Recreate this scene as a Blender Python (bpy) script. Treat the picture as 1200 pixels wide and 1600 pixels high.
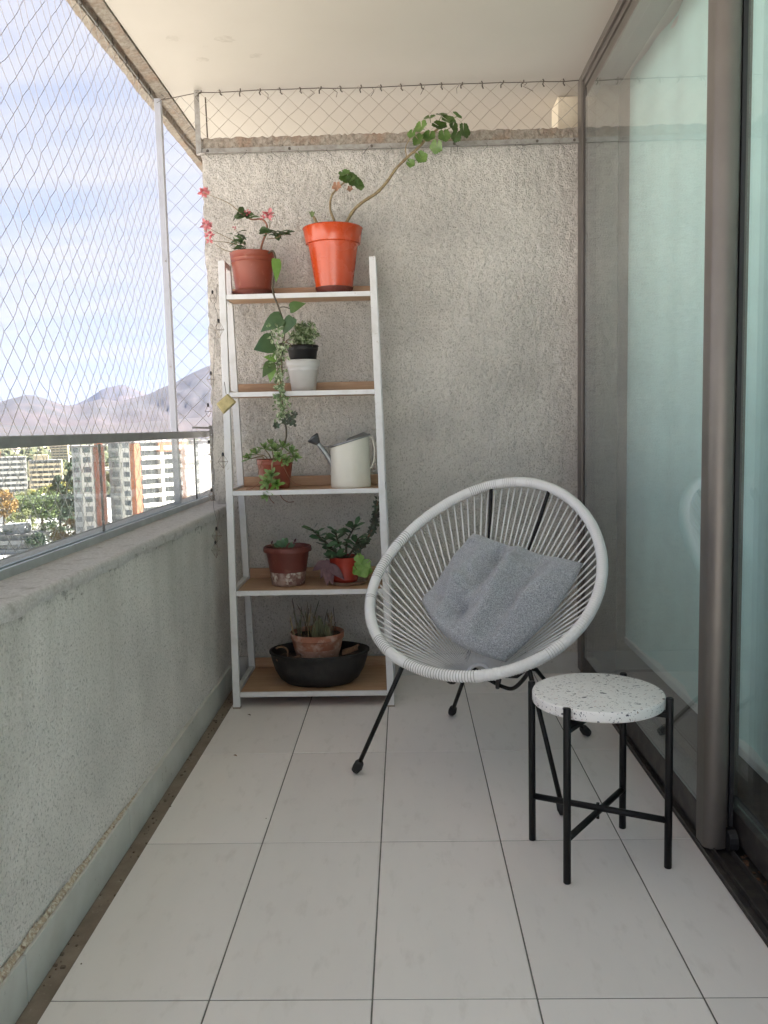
import bpy, bmesh, math, random
import numpy as np
from mathutils import Vector, Matrix

sc = bpy.context.scene
for o in list(bpy.data.objects):
    bpy.data.objects.remove(o)
COL = sc.collection
R = math.radians

# ------------------------------------------------------------------ camera, sky, sun, exposure
CAM_H = 1.0405
PITCH, YAW, ROLL = .0994, -.0249, -.0217
cam_d = bpy.data.cameras.new('camera')
cam = bpy.data.objects.new('camera', cam_d)
COL.objects.link(cam)
sc.camera = cam
cam_d.sensor_fit = 'VERTICAL'
cam_d.sensor_height = 24.0
cam_d.lens = 24.0 * 1345 / 1600
cam_d.clip_start = .02
cam_d.clip_end = 60000
fw = Vector((math.sin(YAW) * math.cos(PITCH), math.cos(YAW) * math.cos(PITCH), -math.sin(PITCH)))
r0 = Vector((math.cos(YAW), -math.sin(YAW), 0))
u0 = r0.cross(fw)
rt = math.cos(ROLL) * r0 + math.sin(ROLL) * u0
up = -math.sin(ROLL) * r0 + math.cos(ROLL) * u0
m3 = Matrix((rt, up, -fw)).transposed()
cam.matrix_world = Matrix.Translation((0, 0, CAM_H)) @ m3.to_4x4()

SUN_AZ = R(68)        # from +Y (the way the camera looks) towards +X
SUN_EL = R(38)
world = bpy.data.worlds.new('World')
sc.world = world
world.use_nodes = True
wn = world.node_tree
wn.nodes.clear()


def N(nt, typ, **kw):
    n = nt.nodes.new(typ)
    for k, v in kw.items():
        if k in n.inputs.keys():
            n.inputs[k].default_value = v
        else:
            setattr(n, k, v)
    return n


def L(nt, a, b):
    nt.links.new(a, b)


w_out = N(wn, 'ShaderNodeOutputWorld')
w_bg = N(wn, 'ShaderNodeBackground', Strength=.15)
sky = N(wn, 'ShaderNodeTexSky', sky_type='NISHITA', sun_disc=False)
sky.sun_elevation = SUN_EL
sky.sun_rotation = SUN_AZ
sky.altitude = 600
sky.air_density = 1.0
sky.dust_density = 1.2
sky.ozone_density = 1.0
# thin streaky clouds over the whole dome
tc = N(wn, 'ShaderNodeTexCoord')
sep = N(wn, 'ShaderNodeSeparateXYZ')
L(wn, tc.outputs['Generated'], sep.inputs[0])
zz = N(wn, 'ShaderNodeMath', operation='MAXIMUM')
zz.inputs[1].default_value = 0.0
L(wn, sep.outputs[2], zz.inputs[0])
za = N(wn, 'ShaderNodeMath', operation='ADD')
za.inputs[1].default_value = .22
L(wn, zz.outputs[0], za.inputs[0])
dx = N(wn, 'ShaderNodeMath', operation='DIVIDE')
dy = N(wn, 'ShaderNodeMath', operation='DIVIDE')
L(wn, sep.outputs[0], dx.inputs[0]); L(wn, za.outputs[0], dx.inputs[1])
L(wn, sep.outputs[1], dy.inputs[0]); L(wn, za.outputs[0], dy.inputs[1])
cmb = N(wn, 'ShaderNodeCombineXYZ')
L(wn, dx.outputs[0], cmb.inputs[0]); L(wn, dy.outputs[0], cmb.inputs[1])
mp = N(wn, 'ShaderNodeMapping')
mp.inputs['Rotation'].default_value = (0, 0, R(-24))
mp.inputs['Scale'].default_value = (.75, 2.3, 1)
L(wn, cmb.outputs[0], mp.inputs[0])
cn = N(wn, 'ShaderNodeTexNoise', Scale=1.35, Detail=7.0, Roughness=.56, Distortion=.35)
L(wn, mp.outputs[0], cn.inputs['Vector'])
cr = N(wn, 'ShaderNodeValToRGB')
cr.color_ramp.elements[0].position = .34
cr.color_ramp.elements[0].color = (.0, .0, .0, 1)
cr.color_ramp.elements[1].position = .66
cr.color_ramp.elements[1].color = (1, 1, 1, 1)
L(wn, cn.outputs['Fac'], cr.inputs[0])
cmix = N(wn, 'ShaderNodeMix', data_type='RGBA')
lowz = N(wn, 'ShaderNodeMapRange')          # the cloud deck thins out into grey-lilac air low down, all round
lowz.inputs[1].default_value = .0
lowz.inputs[2].default_value = .16
lowz.inputs[3].default_value = .25
L(wn, zz.outputs[0], lowz.inputs[0])
cfac = N(wn, 'ShaderNodeMath', operation='MULTIPLY')
L(wn, cr.outputs[0], cfac.inputs[0])
L(wn, lowz.outputs[0], cfac.inputs[1])
L(wn, cfac.outputs[0], cmix.inputs[0])
vmix = N(wn, 'ShaderNodeMix', data_type='RGBA')      # thin high veil over the clear sky
vmix.inputs[0].default_value = .96
L(wn, sky.outputs[0], vmix.inputs[6])
vmix.inputs[7].default_value = (.33, .345, .435, 1)
L(wn, vmix.outputs[2], cmix.inputs[6])
cmix.inputs[7].default_value = (.60, .58, .605, 1)
L(wn, cmix.outputs[2], w_bg.inputs[0])
L(wn, w_bg.outputs[0], w_out.inputs[0])

sun_d = bpy.data.lights.new('sun', 'SUN')
sun_d.energy = 5.0
sun_d.angle = R(.53)
sun_d.color = (1.0, .935, .86)
sun = bpy.data.objects.new('sun', sun_d)
COL.objects.link(sun)
to_sun = Vector((math.sin(SUN_AZ) * math.cos(SUN_EL), math.cos(SUN_AZ) * math.cos(SUN_EL), math.sin(SUN_EL)))
sun.rotation_euler = to_sun.to_track_quat('Z', 'Y').to_euler()
sun.location = (30, 10, 60)

sc.view_settings.view_transform = 'Standard'
sc.view_settings.look = 'None'
sc.view_settings.exposure = 3.45
sc.view_settings.gamma = 1.0
sc.view_settings.use_curve_mapping = False
sc.render.engine = 'CYCLES'
sc.cycles.use_denoising = True
sc.cycles.max_bounces = 14
sc.cycles.diffuse_bounces = 7
sc.cycles.glossy_bounces = 5
sc.cycles.transmission_bounces = 8
sc.cycles.transparent_max_bounces = 24
sc.cycles.volume_bounces = 1
sc.cycles.sample_clamp_indirect = 6.0
sc.cycles.caustics_reflective = False
sc.cycles.caustics_refractive = False
sc.render.film_transparent = False

rng = random.Random(7)
HAZE = 8.5e-6


# ------------------------------------------------------------------ materials
def mat(name, base, rough=.5, metal=0.0, var=None, var2=None, bump=None, bump2=None, spec=.5, coat=0.0, rvar=None,
        trans=None, coord='Object', stretch=None, rand=0.0, sheen=0.0):
    m = bpy.data.materials.new(name)
    m.use_nodes = True
    nt = m.node_tree
    b = nt.nodes['Principled BSDF']
    b.inputs['Roughness'].default_value = rough
    b.inputs['Metallic'].default_value = metal
    b.inputs['Specular IOR Level'].default_value = spec
    b.inputs['Coat Weight'].default_value = coat
    b.inputs['Sheen Weight'].default_value = sheen
    c4 = (*base, 1)
    b.inputs['Base Color'].default_value = c4
    t = N(nt, 'ShaderNodeTexCoord')
    src = t.outputs['Object' if coord == 'World' else coord]
    if coord == 'World':
        src = N(nt, 'ShaderNodeNewGeometry').outputs['Position']
    if stretch:
        mpp = N(nt, 'ShaderNodeMapping')
        mpp.inputs['Scale'].default_value = stretch
        L(nt, src, mpp.inputs[0])
        src = mpp.outputs[0]
    cur = None
    for v in (var, var2):
        if not v:
            continue
        # v = (scale, detail, lo, hi, colour)
        n = N(nt, 'ShaderNodeTexNoise', Scale=v[0], Detail=v[1], Roughness=.6)
        L(nt, src, n.inputs['Vector'])
        rp = N(nt, 'ShaderNodeMapRange')
        rp.inputs[1].default_value = v[2]
        rp.inputs[2].default_value = v[3]
        L(nt, n.outputs['Fac'], rp.inputs[0])
        mx = N(nt, 'ShaderNodeMix', data_type='RGBA')
        L(nt, rp.outputs[0], mx.inputs[0])
        if cur is None:
            mx.inputs[6].default_value = c4
        else:
            L(nt, cur, mx.inputs[6])
        mx.inputs[7].default_value = (*v[4], 1)
        cur = mx.outputs[2]
    if rand:
        oi = N(nt, 'ShaderNodeObjectInfo')
        rm = N(nt, 'ShaderNodeMapRange')
        rm.inputs[3].default_value = 1 - rand
        rm.inputs[4].default_value = 1 + rand
        L(nt, oi.outputs['Random'], rm.inputs[0])
        hs = N(nt, 'ShaderNodeHueSaturation')
        L(nt, rm.outputs[0], hs.inputs['Value'])
        if cur is None:
            hs.inputs['Color'].default_value = c4
        else:
            L(nt, cur, hs.inputs['Color'])
        cur = hs.outputs[0]
    if cur is not None:
        L(nt, cur, b.inputs['Base Color'])
    if rvar:
        n = N(nt, 'ShaderNodeTexNoise', Scale=rvar[0], Detail=4.0)
        L(nt, src, n.inputs['Vector'])
        rp = N(nt, 'ShaderNodeMapRange')
        rp.inputs[3].default_value = rvar[1]
        rp.inputs[4].default_value = rvar[2]
        L(nt, n.outputs['Fac'], rp.inputs[0])
        L(nt, rp.outputs[0], b.inputs['Roughness'])
    prev = None
    for bp in (bump, bump2):
        if not bp:
            continue
        # (scale, detail, strength, distance)
        n = N(nt, 'ShaderNodeTexNoise', Scale=bp[0], Detail=bp[1], Roughness=.65)
        L(nt, src, n.inputs['Vector'])
        bn = N(nt, 'ShaderNodeBump', Strength=bp[2], Distance=bp[3])
        L(nt, n.outputs['Fac'], bn.inputs['Height'])
        if prev is not None:
            L(nt, prev, bn.inputs['Normal'])
        prev = bn.outputs[0]
    if prev is not None:
        L(nt, prev, b.inputs['Normal'])
    if trans:
        tl = N(nt, 'ShaderNodeBsdfTranslucent')
        if cur is not None:
            L(nt, cur, tl.inputs[0])
        else:
            tl.inputs[0].default_value = c4
        ms = N(nt, 'ShaderNodeMixShader')
        ms.inputs[0].default_value = trans
        L(nt, b.outputs[0], ms.inputs[1])
        L(nt, tl.outputs[0], ms.inputs[2])
        L(nt, ms.outputs[0], nt.nodes['Material Output'].inputs[0])
    return m


def glass_mat(name, tint, ior=1.5, rough=0.0, milky_film=0.0):
    """flat pane: Fresnel mirror over clear tinted transmission, the same from both sides"""
    m = bpy.data.materials.new(name)
    m.use_nodes = True
    nt = m.node_tree
    nt.nodes.remove(nt.nodes['Principled BSDF'])
    out = nt.nodes['Material Output']
    g = N(nt, 'ShaderNodeNewGeometry')
    im = N(nt, 'ShaderNodeMix', data_type='FLOAT')
    L(nt, g.outputs['Backfacing'], im.inputs[0])
    im.inputs[2].default_value = ior
    im.inputs[3].default_value = 1 / ior
    f = N(nt, 'ShaderNodeFresnel')
    L(nt, im.outputs[0], f.inputs['IOR'])
    tr = N(nt, 'ShaderNodeBsdfTransparent')
    tr.inputs[0].default_value = (*tint, 1)
    gl = N(nt, 'ShaderNodeBsdfGlossy')
    gl.inputs['Roughness'].default_value = rough
    gl.inputs[0].default_value = (1, 1, 1, 1)
    ms = N(nt, 'ShaderNodeMixShader')
    L(nt, f.outputs[0], ms.inputs[0])
    L(nt, tr.outputs[0], ms.inputs[1])
    L(nt, gl.outputs[0], ms.inputs[2])
    last = ms.outputs[0]
    if milky_film:
        df = N(nt, 'ShaderNodeBsdfDiffuse')
        df.inputs[0].default_value = (.75, .78, .8, 1)
        n = N(nt, 'ShaderNodeTexNoise', Scale=9.0, Detail=6.0)
        t = N(nt, 'ShaderNodeTexCoord')
        L(nt, t.outputs['Object'], n.inputs['Vector'])
        rp = N(nt, 'ShaderNodeMapRange')
        rp.inputs[1].default_value = .3
        rp.inputs[2].default_value = .8
        rp.inputs[3].default_value = milky_film * .4
        rp.inputs[4].default_value = milky_film * 1.6
        L(nt, n.outputs['Fac'], rp.inputs[0])
        m2 = N(nt, 'ShaderNodeMixShader')
        L(nt, rp.outputs[0], m2.inputs[0])
        L(nt, last, m2.inputs[1])
        L(nt, df.outputs[0], m2.inputs[2])
        last = m2.outputs[0]
    L(nt, last, out.inputs[0])
    return m


def stucco_mat(name, base, pit, rough=.9, scale=95.0, strength=.9, dist=.006, stain=None, vert=1.0):
    """coarse sprayed render: grains, with dirt and relief shade painted into the pits"""
    m = bpy.data.materials.new(name)
    m.use_nodes = True
    nt = m.node_tree
    b = nt.nodes['Principled BSDF']
    b.inputs['Roughness'].default_value = rough
    b.inputs['Specular IOR Level'].default_value = .2
    pos = N(nt, 'ShaderNodeNewGeometry').outputs['Position']
    mpp = N(nt, 'ShaderNodeMapping')
    mpp.inputs['Scale'].default_value = (1, 1, vert)
    L(nt, pos, mpp.inputs[0])
    n1 = N(nt, 'ShaderNodeTexNoise', Scale=scale, Detail=3.0, Roughness=.62, Distortion=.3)
    L(nt, mpp.outputs[0], n1.inputs['Vector'])
    n2 = N(nt, 'ShaderNodeTexNoise', Scale=scale * 2.3, Detail=2.0)
    L(nt, pos, n2.inputs['Vector'])
    n3 = N(nt, 'ShaderNodeTexNoise', Scale=3.2, Detail=5.0)
    L(nt, pos, n3.inputs['Vector'])
    rp = N(nt, 'ShaderNodeMapRange')
    rp.inputs[1].default_value = .48
    rp.inputs[2].default_value = .31
    L(nt, n1.outputs['Fac'], rp.inputs[0])
    mx = N(nt, 'ShaderNodeMix', data_type='RGBA')
    mx.inputs[6].default_value = (*base, 1)
    mx.inputs[7].default_value = (*pit, 1)  # pit colour carries dirt plus painted relief shade
    L(nt, rp.outputs[0], mx.inputs[0])
    lo = N(nt, 'ShaderNodeMapRange')
    lo.inputs[1].default_value = .3
    lo.inputs[2].default_value = .7
    lo.inputs[3].default_value = .80
    lo.inputs[4].default_value = 1.08
    L(nt, n3.outputs['Fac'], lo.inputs[0])
    hs = N(nt, 'ShaderNodeHueSaturation')
    L(nt, lo.outputs[0], hs.inputs['Value'])
    L(nt, mx.outputs[2], hs.inputs['Color'])
    cur = hs.outputs[0]
    if stain:
        # run-off stains: vertical streaks that start under the coping (z0) and fade downwards (z1), of colour c
        z0, z1, c, amount = stain
        sx = N(nt, 'ShaderNodeMapping')
        sx.inputs['Scale'].default_value = (6, 6, .5)
        L(nt, pos, sx.inputs[0])
        sn = N(nt, 'ShaderNodeTexNoise', Scale=1.0, Detail=6.0, Roughness=.7)
        L(nt, sx.outputs[0], sn.inputs['Vector'])
        sp = N(nt, 'ShaderNodeSeparateXYZ')
        L(nt, pos, sp.inputs[0])
        zr = N(nt, 'ShaderNodeMapRange')
        zr.inputs[1].default_value = z1
        zr.inputs[2].default_value = z0
        L(nt, sp.outputs[2], zr.inputs[0])
        ad = N(nt, 'ShaderNodeMath', operation='MULTIPLY_ADD')
        L(nt, zr.outputs[0], ad.inputs[0])
        ad.inputs[1].default_value = .40
        L(nt, sn.outputs['Fac'], ad.inputs[2])
        st = N(nt, 'ShaderNodeMapRange')
        st.inputs[1].default_value = .60
        st.inputs[2].default_value = .98
        st.inputs[4].default_value = amount
        L(nt, ad.outputs[0], st.inputs[0])
        m2 = N(nt, 'ShaderNodeMix', data_type='RGBA')
        L(nt, st.outputs[0], m2.inputs[0])
        L(nt, cur, m2.inputs[6])
        m2.inputs[7].default_value = (*c, 1)
        cur = m2.outputs[2]
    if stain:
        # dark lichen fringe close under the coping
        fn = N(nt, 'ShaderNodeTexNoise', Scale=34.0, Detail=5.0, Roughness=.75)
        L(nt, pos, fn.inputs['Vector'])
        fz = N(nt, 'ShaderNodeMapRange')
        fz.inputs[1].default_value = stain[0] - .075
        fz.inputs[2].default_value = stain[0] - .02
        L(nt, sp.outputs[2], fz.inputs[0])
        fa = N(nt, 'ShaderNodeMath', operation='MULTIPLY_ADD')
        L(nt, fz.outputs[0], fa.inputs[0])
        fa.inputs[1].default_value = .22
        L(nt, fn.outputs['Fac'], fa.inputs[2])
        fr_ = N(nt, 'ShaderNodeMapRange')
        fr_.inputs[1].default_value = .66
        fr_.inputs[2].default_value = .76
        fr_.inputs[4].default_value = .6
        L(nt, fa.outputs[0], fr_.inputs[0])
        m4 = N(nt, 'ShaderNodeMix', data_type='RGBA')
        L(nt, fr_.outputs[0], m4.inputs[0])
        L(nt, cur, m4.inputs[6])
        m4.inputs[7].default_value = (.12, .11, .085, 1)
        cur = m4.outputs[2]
    L(nt, cur, b.inputs['Base Color'])
    b1 = N(nt, 'ShaderNodeBump', Strength=strength, Distance=dist)
    L(nt, n1.outputs['Fac'], b1.inputs['Height'])
    b2 = N(nt, 'ShaderNodeBump', Strength=strength * .6, Distance=dist * .4)
    L(nt, n2.outputs['Fac'], b2.inputs['Height'])
    L(nt, b1.outputs[0], b2.inputs['Normal'])
    L(nt, b2.outputs[0], b.inputs['Normal'])
    return m


# ------------------------------------------------------------------ mesh helpers
class MB:
    def __init__(s):
        s.v = []
        s.f = []

    def add(s, vs, fs):
        k = len(s.v)
        s.v += [tuple(p) for p in vs]
        s.f += [tuple(i + k for i in f) for f in fs]
        return s

    def hexa(s, p):
        """8 corners: bottom ring 0-3, top ring 4-7"""
        return s.add(p, [(0, 3, 2, 1), (4, 5, 6, 7), (0, 1, 5, 4), (1, 2, 6, 5), (2, 3, 7, 6), (3, 0, 4, 7)])

    def box(s, x0, x1, y0, y1, z0, z1):
        return s.hexa([(x0, y0, z0), (x1, y0, z0), (x1, y1, z0), (x0, y1, z0), (x0, y0, z1), (x1, y0, z1), (x1, y1, z1), (x0, y1, z1)])

    def bar(s, a, b, w, h, upv=(0, 0, 1)):
        a, b = Vector(a), Vector(b)
        d = (b - a).normalized()
        u = Vector(upv)
        if abs(d.dot(u)) > .98:
            u = Vector((0, 1, 0))
        x = d.cross(u).normalized() * w / 2
        y = x.cross(d).normalized() * h / 2
        return s.hexa([a - x - y, a + x - y, a + x + y, a - x + y, b - x - y, b + x - y, b + x + y, b - x + y])

    def tube(s, pts, rad, n=8, closed=False, cap=True):
        pts = [Vector(p) for p in pts]
        m = len(pts)
        rads = rad if isinstance(rad, (list, tuple)) else [rad] * m
        k = len(s.v)
        prev = None
        for i in range(m):
            if closed:
                t = pts[(i + 1) % m] - pts[i - 1]
            else:
                t = pts[min(i + 1, m - 1)] - pts[max(i - 1, 0)]
            if t.length < 1e-9:
                t = Vector((0, 0, 1))
            t.normalize()
            if prev is None:
                a = t.cross(Vector((0, 0, 1)))
                if a.length < .1:
                    a = t.cross(Vector((1, 0, 0)))
                a.normalize()
            else:
                a = prev - t * prev.dot(t)
                a.normalize()
            prev = a
            b = t.cross(a)
            for j in range(n):
                an = 2 * math.pi * j / n
                s.v.append(tuple(pts[i] + (a * math.cos(an) + b * math.sin(an)) * rads[i]))
        e = m if closed else m - 1
        for i in range(e):
            i2 = (i + 1) % m
            for j in range(n):
                j2 = (j + 1) % n
                s.f.append((k + i * n + j, k + i * n + j2, k + i2 * n + j2, k + i2 * n + j))
        if cap and not closed:
            s.f.append(tuple(k + j for j in reversed(range(n))))
            s.f.append(tuple(k + (m - 1) * n + j for j in range(n)))
        return s

    def lathe(s, c, prof, n=32, sx=1.0, sy=1.0, cap0=True, cap1=True, wob=None):
        """profile [(r, z)] round a vertical axis at c"""
        k = len(s.v)
        m = len(prof)
        for (r_, z_) in prof:
            for j in range(n):
                a = 2 * math.pi * j / n
                w = 1 + (wob(a, z_) if wob else 0)
                s.v.append((c[0] + r_ * w * sx * math.cos(a), c[1] + r_ * w * sy * math.sin(a), c[2] + z_))
        for i in range(m - 1):
            for j in range(n):
                j2 = (j + 1) % n
                s.f.append((k + i * n + j, k + i * n + j2, k + (i + 1) * n + j2, k + (i + 1) * n + j))
        if cap0:
            s.f.append(tuple(k + j for j in reversed(range(n))))
        if cap1:
            s.f.append(tuple(k + (m - 1) * n + j for j in range(n)))
        return s

    def leaf(s, base, d, nrm, length, width, shape='ovate', droop=.25, fold=.18, n=5):
        """a leaf blade: midrib with a droop, two halves folded up a little"""
        base = Vector(base)
        d = Vector(d).normalized()
        nrm = Vector(nrm)
        nrm = (nrm - d * nrm.dot(d))
        if nrm.length < 1e-4:
            nrm = d.orthogonal()
        nrm.normalize()
        sd = d.cross(nrm)
        k = len(s.v)
        for i in range(n + 1):
            t = i / n
            if shape == 'ovate':
                w = math.sin(math.pi * min(1, t * .92 + .06) ** .75)
            elif shape == 'spoon':
                w = .35 + .65 * math.sin(math.pi * max(0, t - .15) / .95) if t < 1 else .15
                w = w if t > .15 else .35
            elif shape == 'heart':
                w = math.sin(math.pi * (t * .86 + .13) ** .62)
            else:
                w = math.sin(math.pi * (t * .9 + .08))
            w = max(.03, w) * width / 2
            mid = base + d * (length * t) - nrm * (droop * length * t * t)
            s.v.append(tuple(mid + sd * w + nrm * (fold * w)))
            s.v.append(tuple(mid))
            s.v.append(tuple(mid - sd * w + nrm * (fold * w)))
        for i in range(n):
            a = k + i * 3
            s.f += [(a, a + 1, a + 4, a + 3), (a + 1, a + 2, a + 5, a + 4)]
        return s

    def lobed(s, c, nrm, upd, r_, lobes=5, cup=.2, notch=.45, rs=None):
        """a lobed, toothed round leaf with its stalk notch at the bottom"""
        c = Vector(c)
        nrm = Vector(nrm).normalized()
        u = Vector(upd)
        u = (u - nrm * u.dot(nrm)).normalized()
        w = u.cross(nrm)
        k = len(s.v)
        m = lobes * 6
        s.v.append(tuple(c - nrm * cup * r_ * .35))
        ring1, ring2 = [], []
        for j in range(m + 1):
            a = -math.pi * .965 + 2 * math.pi * .965 * j / m
            f = 1 - notch * (.5 + .5 * math.cos(a * lobes * 1.0 + (0 if lobes % 2 == 0 else math.pi) * 0 + math.pi)) * .55
            f *= (1 + .05 * ((j % 2) * 2 - 1))
            wav = .12 * math.sin(a * lobes)
            p = c + (u * math.cos(a) + w * math.sin(a)) * r_ * f + nrm * (cup * r_ * (.35 + wav))
            q = c + (u * math.cos(a) + w * math.sin(a)) * r_ * f * .55 + nrm * (cup * r_ * .05)
            ring1.append(len(s.v)); s.v.append(tuple(q))
            ring2.append(len(s.v)); s.v.append(tuple(p))
        for j in range(m):
            s.f.append((k, ring1[j], ring1[j + 1]))
            s.f.append((ring1[j], ring2[j], ring2[j + 1], ring1[j + 1]))
        return s

    def build(s, name, material, parent=None, origin=None, smooth=False, bevel=0.0, kind=None, seg=2):
        if origin is None:
            root = parent
            while root is not None and root.parent is not None:
                root = root.parent
            origin = tuple(root.location) if root is not None else (0, 0, 0)
        ox, oy, oz = origin
        me = bpy.data.meshes.new(name)
        me.from_pydata([(a - ox, b - oy, c - oz) for a, b, c in s.v], [], s.f)
        me.materials.append(material)
        if smooth:
            me.shade_smooth()
        me.update()
        o = bpy.data.objects.new(name, me)
        COL.objects.link(o)
        if parent is not None:
            o.parent = parent
        else:
            o.location = origin
        if bevel:
            b = o.modifiers.new('bevel', 'BEVEL')
            b.width = bevel
            b.segments = seg
            b.limit_method = 'ANGLE'
            b.angle_limit = R(35)
        if smooth == 'auto':
            pass
        if kind:
            o['kind'] = kind
        return o


def smooth_angle(o, deg=35):
    me = o.data
    me.shade_smooth()
    bm = bmesh.new()
    bm.from_mesh(me)
    for e in bm.edges:
        if len(e.link_faces) == 2 and e.calc_face_angle(0) > R(deg):
            e.smooth = False
    bm.to_mesh(me)
    bm.free()
    return o


def tag(o, label=None, cat=None, group=None, kind=None):
    if label:
        o['label'] = label
    if cat:
        o['category'] = cat
    if group:
        o['group'] = group
    if kind:
        o['kind'] = kind
    return o


def thing(name, loc, label, cat, group=None, rz=0.0):
    o = bpy.data.objects.new(name, None)
    o.empty_display_size = .05
    COL.objects.link(o)
    o.location = loc
    o.rotation_euler = (0, 0, rz)
    return tag(o, label, cat, group)


def inst(o, name, parent, loc=(0, 0, 0), rz=0.0):
    """another piece that shares o's mesh"""
    c = bpy.data.objects.new(name, o.data)
    COL.objects.link(c)
    c.parent = parent
    c.location = loc
    c.rotation_euler = (0, 0, rz)
    return c


_TAB = {}


def vnoise(x, y, seed=0):
    """smooth value noise, arrays in, 0..1 out"""
    if seed not in _TAB:
        _TAB[seed] = np.random.RandomState(seed).rand(256, 256)
    tab = _TAB[seed]
    xi = np.floor(x).astype(int)
    yi = np.floor(y).astype(int)
    fx = x - xi
    fy = y - yi
    fx = fx * fx * (3 - 2 * fx)
    fy = fy * fy * (3 - 2 * fy)
    a = tab[xi % 256, yi % 256]
    b = tab[(xi + 1) % 256, yi % 256]
    c = tab[xi % 256, (yi + 1) % 256]
    d = tab[(xi + 1) % 256, (yi + 1) % 256]
    return (a * (1 - fx) + b * fx) * (1 - fy) + (c * (1 - fx) + d * fx) * fy


def fbm(x, y, seed=0, o=4):
    s = 0
    a = .5
    for i in range(o):
        s = s + a * vnoise(x * 2 ** i, y * 2 ** i, seed + i)
        a *= .5
    return s


def curve(pts, n=8):
    """Catmull-Rom through the points"""
    P = [Vector(p) for p in pts]
    P = [P[0] * 2 - P[1]] + P + [P[-1] * 2 - P[-2]]
    out = []
    for i in range(1, len(P) - 2):
        for k in range(n):
            t = k / n
            a, b, c, d = P[i - 1], P[i], P[i + 1], P[i + 2]
            out.append(.5 * ((2 * b) + (c - a) * t + (2 * a - 5 * b + 4 * c - d) * t * t + (3 * b - a - 3 * c + d) * t ** 3))
    out.append(P[-2])
    return out


MT = {}
MT['tile'] = mat('porcelain_tile', (.81, .76, .745), .42, var=(5, 6, .38, .68, (.765, .725, .715)), var2=(28, 5, .56, .80, (.68, .635, .615)),
                 coord='World', stretch=(1, .35, 1), rand=.05, rvar=(9, .28, .56), spec=.42, bump=(40, 2, .05, .0008))
MT['grout'] = mat('dark_grout', (.12, .112, .105), .9, var=(30, 4, .4, .7, (.19, .18, .165)), coord='World')
MT['gutter'] = mat('worn_concrete', (.20, .155, .12), .85, var=(14, 6, .35, .7, (.29, .235, .19)), var2=(60, 3, .62, .75, (.35, .31, .27)), coord='World', bump=(90, 4, .5, .003))
MT['skirt'] = mat('skirting_tile', (.60, .595, .565), .5, var=(8, 5, .35, .7, (.50, .49, .455)), var2=(55, 3, .68, .76, (.20, .17, .14)), coord='World', rand=.05)
MT['stucco'] = stucco_mat('grained_stucco', (.87, .825, .765), (.56, .515, .455), scale=165, strength=1.0, dist=.014, vert=.8)
MT['parapet'] = stucco_mat('weathered_stucco', (.83, .785, .75), (.45, .42, .39), scale=165, strength=.9, dist=.005,
                           stain=(.74, .25, (.50, .475, .42), .55))
MT['coping'] = mat('granular_coping', (.60, .565, .545), .95, var=(160, 3, .42, .62, (.72, .69, .67)), var2=(26, 5, .55, .75, (.40, .365, .33)), coord='World', bump=(260, 3, 1, .006), bump2=(90, 3, .6, .006))
MT['aggregate'] = mat('exposed_aggregate', (.46, .36, .27), .95, var=(120, 3, .45, .6, (.66, .60, .51)), var2=(70, 3, .58, .70, (.22, .14, .10)), coord='World', bump=(120, 3, 1, .006))
MT['beam'] = mat('rough_concrete_edge', (.40, .355, .30), .95, var=(60, 5, .4, .65, (.24, .20, .165)), var2=(9, 5, .5, .75, (.30, .19, .13)), coord='World', bump=(110, 4, 1, .006))
MT['ceiling'] = mat('ceiling_paint', (.55, .515, .465), .8, var=(1.6, 4, .35, .75, (.515, .48, .43)), coord='World', bump=(160, 3, .12, .001))
MT['white_metal'] = mat('white_painted_steel', (.73, .73, .73), .42, var=(18, 4, .5, .8, (.62, .61, .59)), var2=(60, 4, .66, .76, (.48, .44, .38)))
MT['post_shaded_white'] = mat('shaded_white_steel', (.46, .475, .53), .45, var=(18, 4, .5, .8, (.40, .41, .45)))  # white steel; its shade is put into this blue-grey colour
MT['grey_rail'] = mat('grey_aluminium', (.31, .31, .305), .45, metal=.3, var=(20, 4, .4, .7, (.26, .26, .255)))
MT['galv'] = mat('galvanised_steel', (.40, .39, .37), .55, metal=.55, var=(40, 4, .4, .7, (.27, .25, .225)))
MT['bronze'] = mat('bronze_aluminium', (.165, .148, .132), .40, metal=.45, var=(6, 4, .4, .75, (.14, .125, .112)))
MT['dark_bronze'] = mat('dark_bronze_track', (.055, .05, .05), .5, metal=.35, var=(25, 4, .45, .7, (.10, .09, .08)))
MT['rubber'] = mat('black_rubber', (.012, .012, .014), .6)
MT['glass_door'] = glass_mat('door_glass', (.965, .992, .986), milky_film=.035)  # pale film put in to lighten the pane, for its milky brightness
MT['glass_rail'] = glass_mat('railing_glass', (.90, .93, .925), milky_film=.05)
MT['cord_net'] = mat('net_cord', (.33, .315, .305), .8)
MT['cord_dark'] = mat('dark_cord', (.10, .085, .07), .8)
MT['cord_top'] = mat('weathered_net_cord', (.34, .29, .235), .8)
MT['black_steel'] = mat('black_steel', (.005, .005, .0055), .46, var=(30, 3, .5, .8, (.010, .010, .011)), spec=.3)
MT['wood'] = mat('light_oak_laminate', (.44, .27, .155), .5, var=(3, 5, .35, .7, (.36, .21, .115)), var2=(11, 4, .5, .72, (.50, .325, .20)), stretch=(1.2, 16, 12))

# ================================================================== THE BALCONY
XW = -.724      # inner face of the parapet
YB = 3.535      # face of the end wall
XD = .705       # outer edge of the door track
ZC = 2.37       # ceiling
Y0 = -.55       # near end of the balcony, behind the camera

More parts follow.
